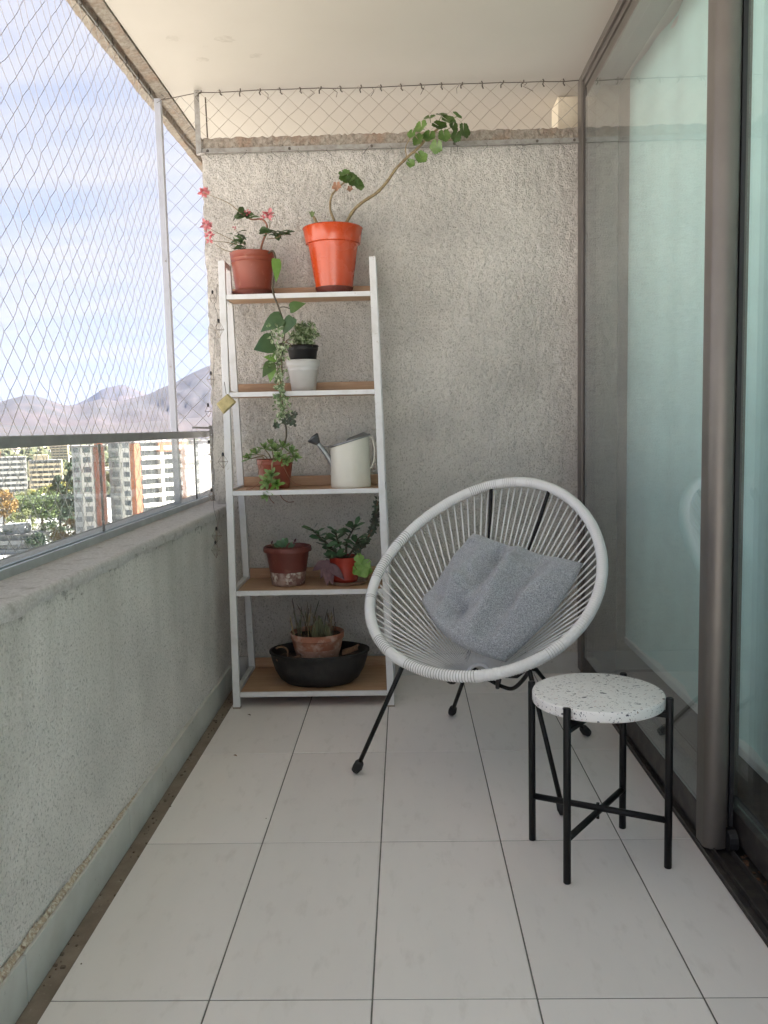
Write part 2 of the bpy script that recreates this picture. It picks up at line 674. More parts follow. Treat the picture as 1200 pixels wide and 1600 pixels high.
# ---- floor
base = MB().box(-1.02, 7.0, Y0, 8.0, -.22, -.0145)
floor = base.build('floor', MT['grout'])
floor['kind'] = 'structure'
MB().box(-.6715, .699, Y0, YB - .002, -.0142, -.0018).build('grout_bed', MT['grout'], floor)
g = MB()
NX, NY = 6, 160
ys = np.linspace(Y0, YB - .01, NY)
xs = np.linspace(XW - .005, -.674, NX)
gz = -.0105 + .004 * fbm(np.add.outer(ys * 9, xs * 0), np.add.outer(ys * 0, xs * 40), 3)
vs = [(xs[j], ys[i], gz[i, j]) for i in range(NY) for j in range(NX)]
fs = [(i * NX + j, i * NX + j + 1, (i + 1) * NX + j + 1, (i + 1) * NX + j) for i in range(NY - 1) for j in range(NX - 1)]
g.add(vs, fs)
g.build('gutter_strip', MT['gutter'], floor, smooth=True)

TX = [-.672, -.3770, -.0771, .2229, .5229, XD - .004]
TY = [YB - .012]
y = 1.4745 + .5987 * 3
while y > Y0 + .05:
    TY.append(y)
    y -= .5987
tile_cache = {}
for i in range(len(TY) - 1):
    for j in range(len(TX) - 1):
        w = TX[j + 1] - TX[j] - .0032
        d = TY[i] - TY[i + 1] - .0034
        key = (round(w, 4), round(d, 4))
        cx, cy = (TX[j] + TX[j + 1]) / 2, (TY[i] + TY[i + 1]) / 2
        if key not in tile_cache:
            e = .0012
            t = MB()
            t.hexa([(-w / 2, -d / 2, -.009), (w / 2, -d / 2, -.009), (w / 2, d / 2, -.009), (-w / 2, d / 2, -.009),
                    (-w / 2, -d / 2, -e), (w / 2, -d / 2, -e), (w / 2, d / 2, -e), (-w / 2, d / 2, -e)])
            t.f.pop(1)
            k = len(t.v)
            t.v += [(-w / 2 + e, -d / 2 + e, 0), (w / 2 - e, -d / 2 + e, 0), (w / 2 - e, d / 2 - e, 0), (-w / 2 + e, d / 2 - e, 0)]
            t.f += [(k, k + 1, k + 2, k + 3), (4, 5, k + 1, k), (5, 6, k + 2, k + 1), (6, 7, k + 3, k + 2), (7, 4, k, k + 3)]
            o = t.build('tile', MT['tile'], floor, origin=(0, 0, 0))
            tile_cache[key] = o
        else:
            o = inst(tile_cache[key], 'tile', floor)
        o.location = (cx, cy, rng.uniform(-.0003, .0003))
        o.rotation_euler = (rng.uniform(-.0006, .0006), rng.uniform(-.001, .001), 0)

# crumbs and dust balls, most of them along the gutter
cr_ = MB()
for k in range(110):
    yy = rng.uniform(.9, 3.5)
    if k % 40:
        x = XW + .012 + abs(rng.gauss(0, .018))
        z = -.0085 if x < -.674 else .0
    else:
        x, z = rng.uniform(-.66, .69), .0
    s_ = rng.uniform(.0006, .0022) * (1.6 if x < -.674 else 1)
    cr_.box(x - s_, x + s_ * rng.uniform(.5, 1.5), yy - s_, yy + s_, z, z + s_ * 1.1)
cr_.build('crumbs', mat('floor_crumbs', (.16, .12, .09), .95), floor, kind='stuff')

# ---- ceiling slab with its rough drip edge
cb = MB().box(-.90, .72, Y0, 8.0, ZC, ZC + .2)
ceiling = cb.build('ceiling', MT['ceiling'])
ceiling['kind'] = 'structure'
em = MB()
ny = 420
ysb = np.linspace(Y0, 8.0, ny)
prof = [(-.902, .03), (-.905, -.004), (-.945, -.012), (-.952, .006), (-.966, .006), (-.972, -.022), (-1.0, -.026), (-1.006, .24)]
for i in range(ny):
    for j, (px, pz) in enumerate(prof):
        a = fbm(np.array([ysb[i] * 14.0]), np.array([j * 3.7]), 11)[0] - .5
        em.v.append((px + a * .008, ysb[i], ZC + pz + a * .009))
for i in range(ny - 1):
    for j in range(len(prof) - 1):
        k = i * len(prof) + j
        em.f.append((k, k + 1, k + len(prof) + 1, k + len(prof)))
em.build('slab_edge', MT['beam'], ceiling)
# old damp marks on the paint
stain_m = mat('ceiling_damp_mark', (.465, .43, .38), .8, coord='World', var=(40, 4, .4, .62, (.53, .495, .445)))
for (sx_, sy_, sr_) in ((-.760, 3.060, .026), (-.585, 3.080, .032), (-.700, 3.235, .024), (-.505, 3.215, .024), (-.665, 3.13, .009)):
    sm = MB()
    sm.v.append((sx_, sy_, ZC - .0006))
    for k in range(18):
        a = 2 * math.pi * k / 18
        q = sr_ * (.75 + .5 * rng.random())
        sm.v.append((sx_ + q * math.cos(a), sy_ + q * .8 * math.sin(a), ZC - .0006))
    sm.f = [(0, 1 + (k + 1) % 18, 1 + k) for k in range(18)]
    sm.build('damp_mark', stain_m, ceiling)
# the storeys above and the flat's outer wall, which keep the sun off the balcony
ub = MB().box(-.99, 9.0, Y0, 12.0, ZC + .2005, ZC + 9)
upper = ub.build('upper_storeys', mat('pale_render_upper', (.55, .52, .47), .9, var=(2, 4, .4, .7, (.48, .45, .41)), coord='World'))
tag(upper, 'pale rendered upper storeys of the apartment block over the balcony', 'building')

# ---- end wall, grained stucco, with rough top edge
wall = thing('partition_wall', (0, YB, 0), 'grained beige stucco end wall behind the plant shelf and the string chair', 'wall')
nx, nz = 210, 290
xg = np.linspace(-.785, .722, nx)
zg = np.linspace(.088, 2.187, nz)
XX, ZZ = np.meshgrid(xg, zg, indexing='ij')
und = (fbm(XX * 2.2, ZZ * 2.2, 21) - .5) * .010 + (vnoise(XX * 70, ZZ * 48, 31) - .5) * .0065 + (vnoise(XX * 120, ZZ * 95, 33) - .5) * .0055
ragx = (vnoise(XX * 0, ZZ * 38, 5) - .5) * .008
Yg = YB - und
Xg = XX + np.where(XX < -.7815, ragx, 0)
Zg = ZZ + np.where(ZZ > 2.183, (vnoise(XX * 45, ZZ * 0, 9) - .5) * .016, 0)
wm = MB()
wm.v = list(zip(Xg.ravel().tolist(), Yg.ravel().tolist(), Zg.ravel().tolist()))
wm.f = [(i * nz + j, (i + 1) * nz + j, (i + 1) * nz + j + 1, i * nz + j + 1) for i in range(nx - 1) for j in range(nz - 1)]
# returns at the left end and on top
k = len(wm.v)
for j in range(nz):
    wm.v.append((Xg[0, j] + .003, YB + .15, Zg[0, j]))
for j in range(nz - 1):
    wm.f.append((j, j + 1, k + j + 1, k + j))
k = len(wm.v)
for i in range(nx):
    wm.v.append((Xg[i, -1], YB + .15, Zg[i, -1]))
for i in range(nx - 1):
    a, b = i * nz + nz - 1, (i + 1) * nz + nz - 1
    wm.f.append((a, b, k + i + 1, k + i))
wm.build('stucco_face', MT['stucco'], wall, smooth=True)
MB().box(-.778, .722, YB + .012, YB + .149, .0, 2.175).build('wall_core', MT['beam'], wall)
# rough unpainted band above the steel angle
rb = MB()
n1 = 300
for i in range(n1):
    x = -.775 + 1.49 * i / (n1 - 1)
    for j, z in enumerate((2.148, 2.160, 2.172, 2.190)):
        a = vnoise(np.array([x * 95.0]), np.array([j * 5.3]), 4)[0]
        rb.v.append((x, YB - .005 - .008 * a, z + (.006 * (a - .5))))
for i in range(n1 - 1):
    for j in range(3):
        q = i * 4 + j
        rb.f.append((q, q + 4, q + 5, q + 1))
rb.build('rough_top_band', MT['beam'], wall)
for i in range(3):
    xa = -.722 + i * .4805
    xb = min(xa + .478, .718)
    MB().box(xa, xb, YB - .012, YB + .014, -.005, .0885).build('skirting_tile', MT['skirt'], wall, bevel=.0012)

# steel angle fixed along the wall top, with bolts, and its upright at the free end
ang = thing('steel_angle', (-.03, YB - .01, 2.13), 'galvanised steel angle bolted along the top of the stucco end wall', 'bracket')
MB().box(-.788, .715, YB - .016, YB - .0125, 2.130, 2.150).box(-.788, .715, YB - .034, YB - .0165, 2.1265, 2.1295).build('angle_bar', MT['galv'], ang, bevel=.0006)
MB().box(-.800, -.786, YB - .022, YB - .004, 2.127, 2.368).box(-.7855, -.779, YB - .024, YB - .021, 2.127, 2.368).build('upright_channel', MT['galv'], ang, bevel=.0006)
MB().tube([(-.755, YB - .01, 2.19), (-.757, YB - .012, 2.345)], .003, 6).build('tie_rod', MT['cord_dark'], ang)
for xb in (-.755, -.43, -.105, .22, .545, .69):
    MB().tube([(xb, YB - .020, 2.140), (xb, YB - .0155, 2.140)], .0055, 8).build('bolt', MT['cord_dark'], ang)

# ---- what stands beyond the end wall: the next balcony's facade and a white pier
nf = MB().box(.745, .90, YB + .16, 8.0, -.2, ZC + .0)
nfo = nf.build('neighbour_facade', mat('neighbour_render', (.74, .70, .64), .85, coord='World', var=(3, 4, .4, .7, (.68, .64, .58))))
tag(nfo, 'pale facade of the next flat glimpsed over the end wall', 'wall')
pier = thing('white_pier', (.69, YB + .2, 0), 'small white pier stub with painted warm light above the end wall beside the door', 'pier')
MB().box(.655, .742, YB + .155, YB + .30, 2.0, ZC - .002).build('shaft', mat('white_render_warm_lit', (.78, .70, .56), .85, coord='World', bump=(90, 3, .5, .004)), pier, bevel=.006)  # white render with the warm sunlight put into its colour
MB().bar((.652, YB + .13, 2.19), (.612, YB + .13, 2.05), .02, .02).build('brace', MT['dark_bronze'], pier)

# ---- parapet
par = thing('parapet_wall', (XW, 1.0, 0), 'weathered grey stucco parapet with granular coping along the open side', 'wall')
ZP = .735
pny, pnz = 520, 74
yg = np.linspace(Y0, 3.60, pny)
zg = np.linspace(.085, .722, pnz)
YY, ZZ = np.meshgrid(yg, zg, indexing='ij')
und = (fbm(YY * 2.0, ZZ * 2.0, 41) - .5) * .014 + (vnoise(YY * 60, ZZ * 60, 43) - .5) * .0035
rough_top = np.clip((ZZ - .69) / .03, 0, 1) * (vnoise(YY * 55, ZZ * 55, 45) - .4) * .010
Xp = XW + und + rough_top
pm = MB()
pm.v = list(zip(Xp.ravel().tolist(), YY.ravel().tolist(), ZZ.ravel().tolist()))
pm.f = [(i * pnz + j, (i + 1) * pnz + j, (i + 1) * pnz + j + 1, i * pnz + j + 1) for i in range(pny - 1) for j in range(pnz - 1)]
pm.build('stucco_face', MT['parapet'], par, smooth=True)
MB().box(-.985, XW - .016, Y0, 8.0, -.2, .70).build('wall_core', MT['beam'], par)
# coping: uneven top with a crumbling inner lip
cm = MB()
cx_ = np.concatenate([[-1.0, -.999], np.linspace(-.995, -.735, 22), [-.7255, -.7215, -.7195, -.7195, -.7215]])
cz_ = np.concatenate([[.60, .715], np.full(22, ZP), [ZP - .0005, ZP - .003, ZP - .009, ZP - .020, ZP - .030]])
cny = 640
cyg = np.linspace(Y0, 8.0, cny)
for i in range(cny):
    yy = cyg[i]
    lip = fbm(np.array([yy * 15.0]), np.array([.5]), 51)[0]
    for j in range(len(cx_)):
        a = vnoise(np.array([yy * 62.0]), np.array([cx_[j] * 62 + j * .31]), 53)[0] - .5
        dz = 0
        dxx = 0
        if j >= 24:
            dz += -(lip - .45) * .022 * (j - 23) / 5
            dxx = (lip - .5) * .007 + a * .004
        cm.v.append((cx_[j] + dxx, yy, cz_[j] + dz))
nc = len(cx_)
for i in range(cny - 1):
    for j in range(nc - 1):
        k = i * nc + j
        cm.f.append((k, k + nc, k + nc + 1, k + 1))
cm.build('coping', MT['coping'], par, smooth=True)
# bare aggregate strip over the skirting, wider towards the camera
am = MB()
an = 420
ayg = np.linspace(Y0, 3.5, an)
for i in range(an):
    yy = ayg[i]
    t = max(0., min(1., (2.3 - yy) / 1.2))
    hgt = (.002 + .024 * t) * (.55 + .9 * fbm(np.array([yy * 17.0]), np.array([.3]), 61)[0])
    for j in range(4):
        a = vnoise(np.array([yy * 90.0]), np.array([j * 9.1]), 63)[0] - .5
        am.v.append((XW + .0022 + a * .004 + (.003 if j < 2 else -.0012 * j), yy, .088 + hgt * j / 3))
for i in range(an - 1):
    for j in range(3):
        k = i * 4 + j
        am.f.append((k, k + 4, k + 5, k + 1))
am.build('aggregate_strip', MT['aggregate'], par)
y = 3.275 + .600
sk0 = None
while y > Y0:
    ya, yb = y - .6000 + .0035, min(y, YB - .013)
    if yb > ya:
        MB().box(XW - .012, XW + .011, ya, yb, -.006, .0895 + rng.uniform(-.001, .001)).build('skirting_tile', MT['skirt'], par, bevel=.0012)
    y -= .6000

# ---- glass railing on the parapet
XR = -.868
rail = thing('glass_railing', (XR, 1.0, ZP), 'glass railing with grey aluminium top rail on the parapet', 'railing')
MB().box(XR - .024, XR + .024, Y0, 8.0, 1.010, 1.037).build('top_rail', MT['grey_rail'], rail, bevel=.003)
MB().box(XR - .016, XR - .0062, Y0, 8.0, ZP - .006, ZP + .020).box(XR + .0062, XR + .016, Y0, 8.0, ZP - .006, ZP + .020).build('bottom_channel', mat('clear_anodised_channel', (.50, .54, .55), .4, metal=.5, coord='World', var=(12, 4, .4, .7, (.40, .43, .44))), rail, bevel=.001)
joints = [-.54, .20, 1.32, 2.44, 3.56, 4.68, 5.8, 6.9]
for a, b in zip(joints[:-1], joints[1:]):
    MB().box(XR - .005, XR + .005, a + .0026, b - .0026, ZP + .004, 1.0075).build('glass_pane', MT['glass_rail'], rail)
for a in joints[1:-1]:
    MB().box(XR - .0030, XR + .0030, a - .0024, a + .0024, ZP + .021, 1.0078).build('joint_seal', MT['rubber'], rail)
# slotted upright and stay just past the end wall
stay = thing('slotted_upright', (-.862, 3.72, ZP), 'thin slotted steel upright with cross stay standing on the coping past the end wall', 'bracket')
MB().box(-.836, -.820, 3.70, 3.715, ZP - .002, 1.052).build('upright', MT['galv'], stay, bevel=.0008)
for k in range(5):
    MB().tube([(-.828, 3.7005, .80 + k * .055), (-.828, 3.699, .80 + k * .055)], .003, 6).build('slot', mat('pale_slot', (.7, .72, .75), .5) if k == 0 else bpy.data.materials['pale_slot'], stay)
MB().bar((-.885, 3.60, 1.052), (-.79, 3.70, 1.047), .008, .008).bar((-.84, 3.71, 1.056), (-.79, 3.72, 1.054), .006, .006).build('cross_stay', MT['galv'], stay)

# ---- white corner post of the netting
post = thing('net_post', (-.940, YB + .006, ZP), 'slim white square post from coping to ceiling at the net corner', 'post')
MB().hexa([(-.942 - .013, YB - .008, ZP - .004), (-.942 + .013, YB - .008, ZP - .004), (-.942 + .013, YB + .018, ZP - .004), (-.942 - .013, YB + .018, ZP - .004),
           (-.950 - .013, YB - .008, ZC - .020), (-.950 + .013, YB - .008, ZC - .020), (-.950 + .013, YB + .018, ZC - .020), (-.950 - .013, YB + .018, ZC - .020)]).build('shaft', MT['post_shaded_white'], post, bevel=.002)
MB().box(-.968, -.918, YB - .02, YB + .03, ZP - .003, ZP + .004).build('foot_plate', MT['post_shaded_white'], post, bevel=.001)
for z in (1.30, 1.72):
    MB().tube([(-.9445, YB - .011, z), (-.9445, YB - .0075, z)], .0035, 8).build('screw', MT['galv'], post)


# ---- safety nets of knotted cord
def net(mb, o, ux, uz, nu, nv, cu, cv, rad, sag, seed):
    """diamond net: o origin, ux / uz unit directions, nu x nv half cells"""
    rs = random.Random(seed)
    o, ux, uz = Vector(o), Vector(ux), Vector(uz)
    nn = ux.cross(uz)
    P = {}
    for i in range(nu + 1):
        for j in range(nv + 1):
            if (i + j) % 2 == 0:
                edge = i in (0, nu) or j in (0, nv)
                jx = 0 if edge else rs.gauss(0, .022) * cu
                jz = 0 if edge else rs.gauss(0, .022) * cv
                d = 0 if edge else sag * math.sin(math.pi * i / nu) * math.sin(math.pi * j / nv) + rs.gauss(0, .002)
                P[i, j] = o + ux * (i * cu / 2 + jx) + uz * (j * cv / 2 + jz) + nn * d
    for (i, j), p in P.items():
        for di in (1,):
            for dj in (1, -1):
                q = P.get((i + di, j + dj))
                if q is not None:
                    m = (p + q) / 2 + Vector((rs.gauss(0, .0006), rs.gauss(0, .0006), -.0010 + rs.gauss(0, .0005)))
                    mb.tube([p, m, q], rad, 3, cap=False)


NETY0 = -.5
side_net = thing('safety_net', (-.95, 1.0, ZP), 'large diamond mesh safety net filling the open left side above the parapet', 'net')
nb = MB()
nu = int((YB - NETY0) / .036) // 2 * 2
nv = 44
cv = (ZC - .02 - (ZP + .01)) / nv * 2
net(nb, (-.966, YB, ZP + .01), (0, -1, 0), (0, 0, 1), nu, nv, .072, cv, .00095, .010, 5)
nb.build('mesh', MT['cord_net'], side_net)
MB().tube([(-.966, NETY0, ZC - .018), (-.966, YB, ZC - .018)], .0022, 6).tube([(-.966, NETY0, ZP + .008), (-.966, YB, ZP + .008)], .0022, 6).build('edge_rope', MT['cord_net'], side_net)
hk0 = None
for k in range(0, 30):
    yy = YB - .05 - k * .144
    if yy < NETY0:
        break
    if hk0 is None:
        hk0 = MB().tube([(0, 0, -.016), (.004, 0, -.006), (0, 0, .004), (0, 0, .012)], .0022, 5).build('hook', MT['cord_dark'], side_net, origin=(0, 0, 0))
        o = hk0
    else:
        o = inst(hk0, 'hook', side_net)
    o.location = (-.966 + .95, yy - 1.0, ZC - .008 - ZP)

end_net = thing('safety_net', (-.86, YB, ZP), 'narrow safety net strip between the white post and the stucco end wall', 'net')
nb = MB()
net(nb, (-.937, YB + .004, ZP + .01), (1, 0, 0), (0, 0, 1), 4, 42, .0755, (2.35 - ZP) / 21, .00095, .004, 8)
nb.build('mesh', MT['cord_net'], end_net)

top_net = thing('safety_net', (0, YB - .02, 2.15), 'low safety net band closing the gap between end wall top and ceiling', 'net')
nb = MB()
net(nb, (-.783, YB - .022, 2.146), (1, 0, 0), (0, 0, 1), 38, 6, .079, .0735, .00085, .006, 9)
nb.build('mesh', MT['cord_top'], top_net)
rope = MB()
rp_ = [(-.935, YB - .004, ZC - .026), (-.88, YB - .012, ZC - .022), (-.80, YB - .02, ZC - .012)]
for k in range(20):
    rp_.append((-.783 + k * .079, YB - .022, ZC - .010 + rng.uniform(-.002, .003)))
rope.tube(rp_, .0018, 5)
rope.build('edge_rope', MT['cord_dark'], top_net)
hk1 = None
for k in range(20):
    if hk1 is None:
        hk1 = MB().tube([(.002, 0, -.018), (-.003, 0, -.008), (.003, 0, .002), (0, 0, .010)], .0026, 5).build('hook', MT['cord_dark'], top_net, origin=(0, 0, 0))
        o = hk1
    else:
        o = inst(hk1, 'hook', top_net)
    o.location = (-.775 + k * .079, -.002, ZC - 2.15 - .010)
    o.rotation_euler = (rng.uniform(-.3, .3), rng.uniform(-.7, .7), rng.uniform(-1, 1))
for k in range(9):
    x = -.90 + k * .17 + rng.uniform(-.05, .05)
    MB().tube([(x, YB - .02, ZC - .012), (x + rng.uniform(-.02, .02), YB - .03, ZC - .028), (x + rng.uniform(-.025, .025), YB - .026, ZC - .045)], .0012, 4).build('loose_end', MT['cord_dark'], top_net)
for k in range(12):
    x = -.74 + k * .122 + rng.uniform(-.03, .03)
    MB().tube([(x, YB - .030, 2.135), (x + rng.uniform(-.012, .012), YB - .036, 2.122), (x + rng.uniform(-.03, .03), YB - .030, 2.104)], .0010, 4).build('loose_end', MT['cord_dark'], top_net)

# ---- sliding door
door = thing('sliding_door', (.74, 1.0, 0), 'bronze framed sliding glass door along the right side', 'door')
MB().box(.706, .850, YB - .075, YB - .001, .02, ZC - .003).build('jamb', MT['bronze'], door, bevel=.004)
hd = MB()
hd.box(.716, .850, Y0, YB - .076, 2.318, ZC - .002)
hd.box(.706, .722, Y0, YB - .076, 2.338, ZC - .0025)
hd.box(.7225, .733, Y0, YB - .076, 2.285, 2.3178)
hd.build('head_frame', MT['bronze'], door, bevel=.002)
tk = MB()
tk.box(.700, .860, Y0, YB - .076, -.012, .004)
for x, h in ((.703, .012), (.722, .020), (.763, .022), (.800, .022), (.846, .026)):
    tk.box(x - .0018, x + .0018, Y0, YB - .077, .0042, h)
tk.build('track', MT['dark_bronze'], door, bevel=.0008)
gr = MB()
for k in range(90):
    x, yy = rng.uniform(.775, .797), rng.uniform(.2, 1.98)
    s_ = rng.uniform(.002, .006)
    gr.box(x - s_, x + s_, yy - s_, yy + s_, .0045, .0045 + s_ * .6)
gr.build('grit', mat('track_grit', (.20, .12, .08), .95), door, kind='stuff')


def stile(mb, x0, x1, ya, yb, z0, z1, rnd):
    """upright with a rounded nose towards -Y"""
    n = 10
    pts = [(x0, yb), (x0, ya + rnd)]
    for k in range(1, n):
        a = math.pi * k / n
        pts.append(((x0 + x1) / 2 - math.cos(a) * (x1 - x0) / 2, ya + rnd - math.sin(a) * rnd))
    pts += [(x1, ya + rnd), (x1, yb)]
    k0 = len(mb.v)
    m = len(pts)
    mb.v += [(p[0], p[1], z0) for p in pts] + [(p[0], p[1], z1) for p in pts]
    for i in range(m):
        j = (i + 1) % m
        mb.f.append((k0 + i, k0 + j, k0 + m + j, k0 + m + i))
    mb.f.append(tuple(k0 + i for i in reversed(range(m))))
    mb.f.append(tuple(k0 + m + i for i in range(m)))
    return mb


ya, yb = 1.985, YB - .078
p1 = MB()
stile(p1, .701, .760, ya, ya + .065, .016, 2.30, .022)
far_panel = smooth_angle(p1.build('door_panel', MT['bronze'], door), 50)
MB().box(.714, .752, yb - .040, yb, .016, 2.30).build('far_stile', MT['dark_bronze'], far_panel, bevel=.002)
MB().box(.712, .754, ya + .066, yb - .041, .024, .095).build('bottom_rail', MT['dark_bronze'], far_panel, bevel=.003)
MB().box(.716, .750, ya + .066, yb - .041, 2.262, 2.300).build('top_rail', MT['bronze'], far_panel, bevel=.003)
MB().box(.7125, .7180, ya + .0662, yb - .0412, .0955, 2.2615).build('glass_pane', MT['glass_door'], far_panel)
MB().box(.7605, .7705, ya + .012, ya + .060, .020, 2.30).build('brush_seal', MT['rubber'], far_panel)
MB().tube([(.752, ya + .004, .040), (.772, ya + .004, .040)], .028, 14).build('roller_guard', MT['rubber'], far_panel)

p2 = MB().box(.778, .822, 2.100, 2.150, .022, 2.30)
near_panel = p2.build('door_panel', MT['bronze'], door, bevel=.003)
MB().box(.780, .820, Y0, 2.099, .026, .098).build('bottom_rail', MT['dark_bronze'], near_panel, bevel=.003)
MB().box(.782, .818, Y0, 2.099, 2.262, 2.300).build('top_rail', MT['bronze'], near_panel, bevel=.003)
MB().box(.797, .803, Y0, 2.0985, .0985, 2.2615).build('glass_pane', MT['glass_door'], near_panel)

# ---- room behind the door
room_w = mat('room_paint', (.62, .60, .56), .85, coord='World', var=(3, 3, .4, .7, (.58, .56, .52)))
rm = MB()
rm.box(.862, 5.2, YB + .02, YB + .14, 0, ZC)          # far side
rm.box(5.2, 5.3, Y0, YB + .14, 0, ZC)                 # back
rm.box(.862, 5.2, Y0 - .1, Y0, 0, ZC)                 # near side
rm.box(.862, 5.3, Y0 - .1, YB + .14, ZC + .001, ZC + .1)
room = rm.build('room_shell', room_w)
tag(room, 'dim room walls behind the sliding glass door', 'room', kind='structure')
rf = MB()
cols_ = 12
rfl = MB().box(.862, 5.2, Y0, YB + .02, -.0103, .001).build('room_floor', mat('dark_laminate_floor', (.16, .115, .08), .45, coord='World', stretch=(1, 14, 1), var=(2, 5, .35, .7, (.11, .075, .05))))
tag(rfl, None, None, kind='structure')
blind = thing('roller_blind', (.90, 1.2, .14), 'pale translucent roller blind hanging inside the glass door', 'blind')
bm_ = MB()
bn, bz = 220, 20
for i in range(bn):
    yy = -.5 + (3.47 + .5) * i / (bn - 1)
    for j in range(bz):
        z = .165 + (2.355 - .165) * j / (bz - 1)
        bm_.v.append((.900 + .010 * math.sin(yy * 9.0 + .6 * math.sin(yy * 3.1)) + .004 * math.sin(yy * 23 + j * .1), yy, z))
for i in range(bn - 1):
    for j in range(bz - 1):
        k = i * bz + j
        bm_.f.append((k, k + 1, k + bz + 1, k + bz))
bm_.build('blind_fabric', mat('blind_fabric', (.66, .915, .90), .9, trans=.05, coord='World', bump=(400, 1, .1, .0005)), blind, smooth=True)
MB().box(.884, .916, -.5, 3.47, .138, .1655).build('hem_bar', mat('hem_bar_white', (.82, .84, .84), .5), blind, bevel=.004)
MB().tube([(.935, -.5, 2.335), (.935, 3.47, 2.335)], .024, 14).build('roller_tube', MT['white_metal'], blind)


# ================================================================== THINGS ON THE BALCONY
# ---- ladder shelf
SHELF_Z = [.05, .425, .80, 1.172, 1.545]      # front edge centres, bottom to top


def sxl(z):
    return -.645 - .024 * z


def sxr(z):
    return -.067 - .024 * z


def syf(z):
    return 3.118 + .142 * z


SYB = 3.462
shelf = thing('ladder_shelf', (-.37, 3.30, 0), 'white ladder shelf with five light wood boards against the stucco wall', 'shelf')
W_, D_ = .026, .020
ZT = 1.685
for side, fx in (('l', sxl), ('r', sxr)):
    sg = -1 if side == 'l' else 1
    a = MB()
    pts = []
    for z in (0.0, ZT):
        x, yf = fx(z), syf(z)
        pts += [(x - W_ / 2, yf, z), (x + W_ / 2, yf, z), (x + W_ / 2, yf + D_, z), (x - W_ / 2, yf + D_, z)]
    a.hexa(pts).build('front_post', MT['white_metal'], shelf, bevel=.0015)
    pts = []
    for z in (0.0, ZT):
        x = fx(z)
        pts += [(x - W_ / 2, SYB, z), (x + W_ / 2, SYB, z), (x + W_ / 2, SYB + D_, z), (x - W_ / 2, SYB + D_, z)]
    MB().hexa(pts).build('rear_post', MT['white_metal'], shelf, bevel=.0015)
    for z in SHELF_Z + [ZT - .012]:
        x = fx(z)
        MB().box(x - W_ / 2 + .003, x + W_ / 2 - .003, syf(z) + D_ + .0005, SYB - .0005, z - .010, z + .016 if z < 1.6 else z + .012).build('side_rail', MT['white_metal'], shelf, bevel=.001)
    MB().box(fx(0) - W_ / 2 - .001, fx(0) + W_ / 2 + .001, syf(0) - .001, syf(0) + D_ + .001, 0, .006).build('foot_cap', mat('worn_foot', (.30, .25, .20), .8) if side == 'l' else bpy.data.materials['worn_foot'], shelf)
SHELF_TOP = []
for z in SHELF_Z:
    xl, xr = sxl(z) + W_ / 2 + .0005, sxr(z) - W_ / 2 - .0005
    yf = syf(z)
    b = MB().box(xl, xr, yf + .0145, SYB + .015, z - .008, z + .008).build('board', MT['wood'], shelf, bevel=.0006)
    MB().box(xl, xr, yf + .002, yf + .014, z - .0095, z + .0085).build('front_edge', MT['white_metal'], b, bevel=.001)
    MB().box(xl, xr, SYB + .004, SYB + .016, z + .0085, z + .048).build('back_lip', MT['wood'], b, bevel=.0006)
    SHELF_TOP.append(z + .0083)
S5, S4, S3, S2, S1 = SHELF_TOP

# ---- pots
terra = mat('terracotta_plastic', (.27, .062, .033), .45, var=(9, 4, .35, .7, (.21, .048, .027)), var2=(30, 4, .60, .8, (.34, .13, .085)))
terra_dk = mat('dark_terracotta_plastic', (.155, .036, .026), .5, var=(9, 4, .35, .7, (.115, .03, .021)), var2=(26, 4, .60, .78, (.24, .11, .08)))
orange = mat('orange_plastic', (.58, .072, .015), .25, var=(5, 4, .4, .75, (.50, .06, .013)), var2=(24, 5, .64, .80, (.62, .20, .11)), rvar=(14, .18, .36), coat=.35)
redpot = mat('red_plastic', (.42, .045, .025), .45, var=(12, 4, .4, .7, (.33, .035, .02)))
greypot = mat('light_grey_plastic', (.62, .62, .61), .5, var=(9, 4, .4, .75, (.55, .55, .54)))
blackpot = mat('black_plastic_pot', (.010, .010, .0105), .5, spec=.35)
blackbasin = mat('black_basin', (.016, .0155, .015), .7, var=(20, 4, .4, .7, (.030, .027, .024)), bump=(60, 3, .4, .003))
soil = mat('potting_soil', (.045, .032, .024), .98, var=(60, 3, .45, .65, (.09, .065, .045)), bump=(80, 3, 1, .006))
clay = mat('old_clay', (.36, .155, .095), .85, var=(14, 5, .4, .65, (.30, .115, .07)), var2=(22, 4, .5, .65, (.46, .31, .25)))
crust = mat('limescale_crust', (.40, .30, .26), .95, var=(24, 5, .42, .58, (.20, .10, .085)), var2=(36, 4, .55, .66, (.62, .57, .50)), bump=(50, 4, .7, .003))
leaf_a = mat('kalanchoe_leaf', (.075, .13, .05), .45, var=(30, 3, .4, .7, (.11, .17, .07)), rand=.18, trans=.12)
leaf_b = mat('ivy_geranium_leaf', (.080, .155, .035), .36, var=(30, 3, .4, .7, (.14, .22, .06)), rand=.38, trans=.15)
leaf_big = mat('philodendron_leaf', (.060, .125, .045), .35, var=(20, 3, .4, .7, (.10, .18, .07)), rand=.3, trans=.15)
leaf_deep = mat('deep_green_leaf', (.028, .070, .020), .30, var=(20, 3, .4, .7, (.045, .10, .03)), trans=.08)
leaf_var = mat('variegated_leaf', (.14, .22, .085), .45, var=(90, 3, .46, .56, (.50, .55, .37)), trans=.12)
leaf_succ = mat('succulent_leaf', (.19, .30, .095), .4, var=(40, 3, .4, .7, (.30, .40, .17)), rand=.15, trans=.08)
leaf_dark = mat('dark_rosette_leaf', (.045, .075, .04), .45, var=(40, 3, .4, .7, (.075, .06, .05)), rand=.2)
leaf_jade = mat('jade_leaf', (.055, .115, .055), .32, var=(30, 3, .4, .7, (.085, .15, .07)), rand=.25)
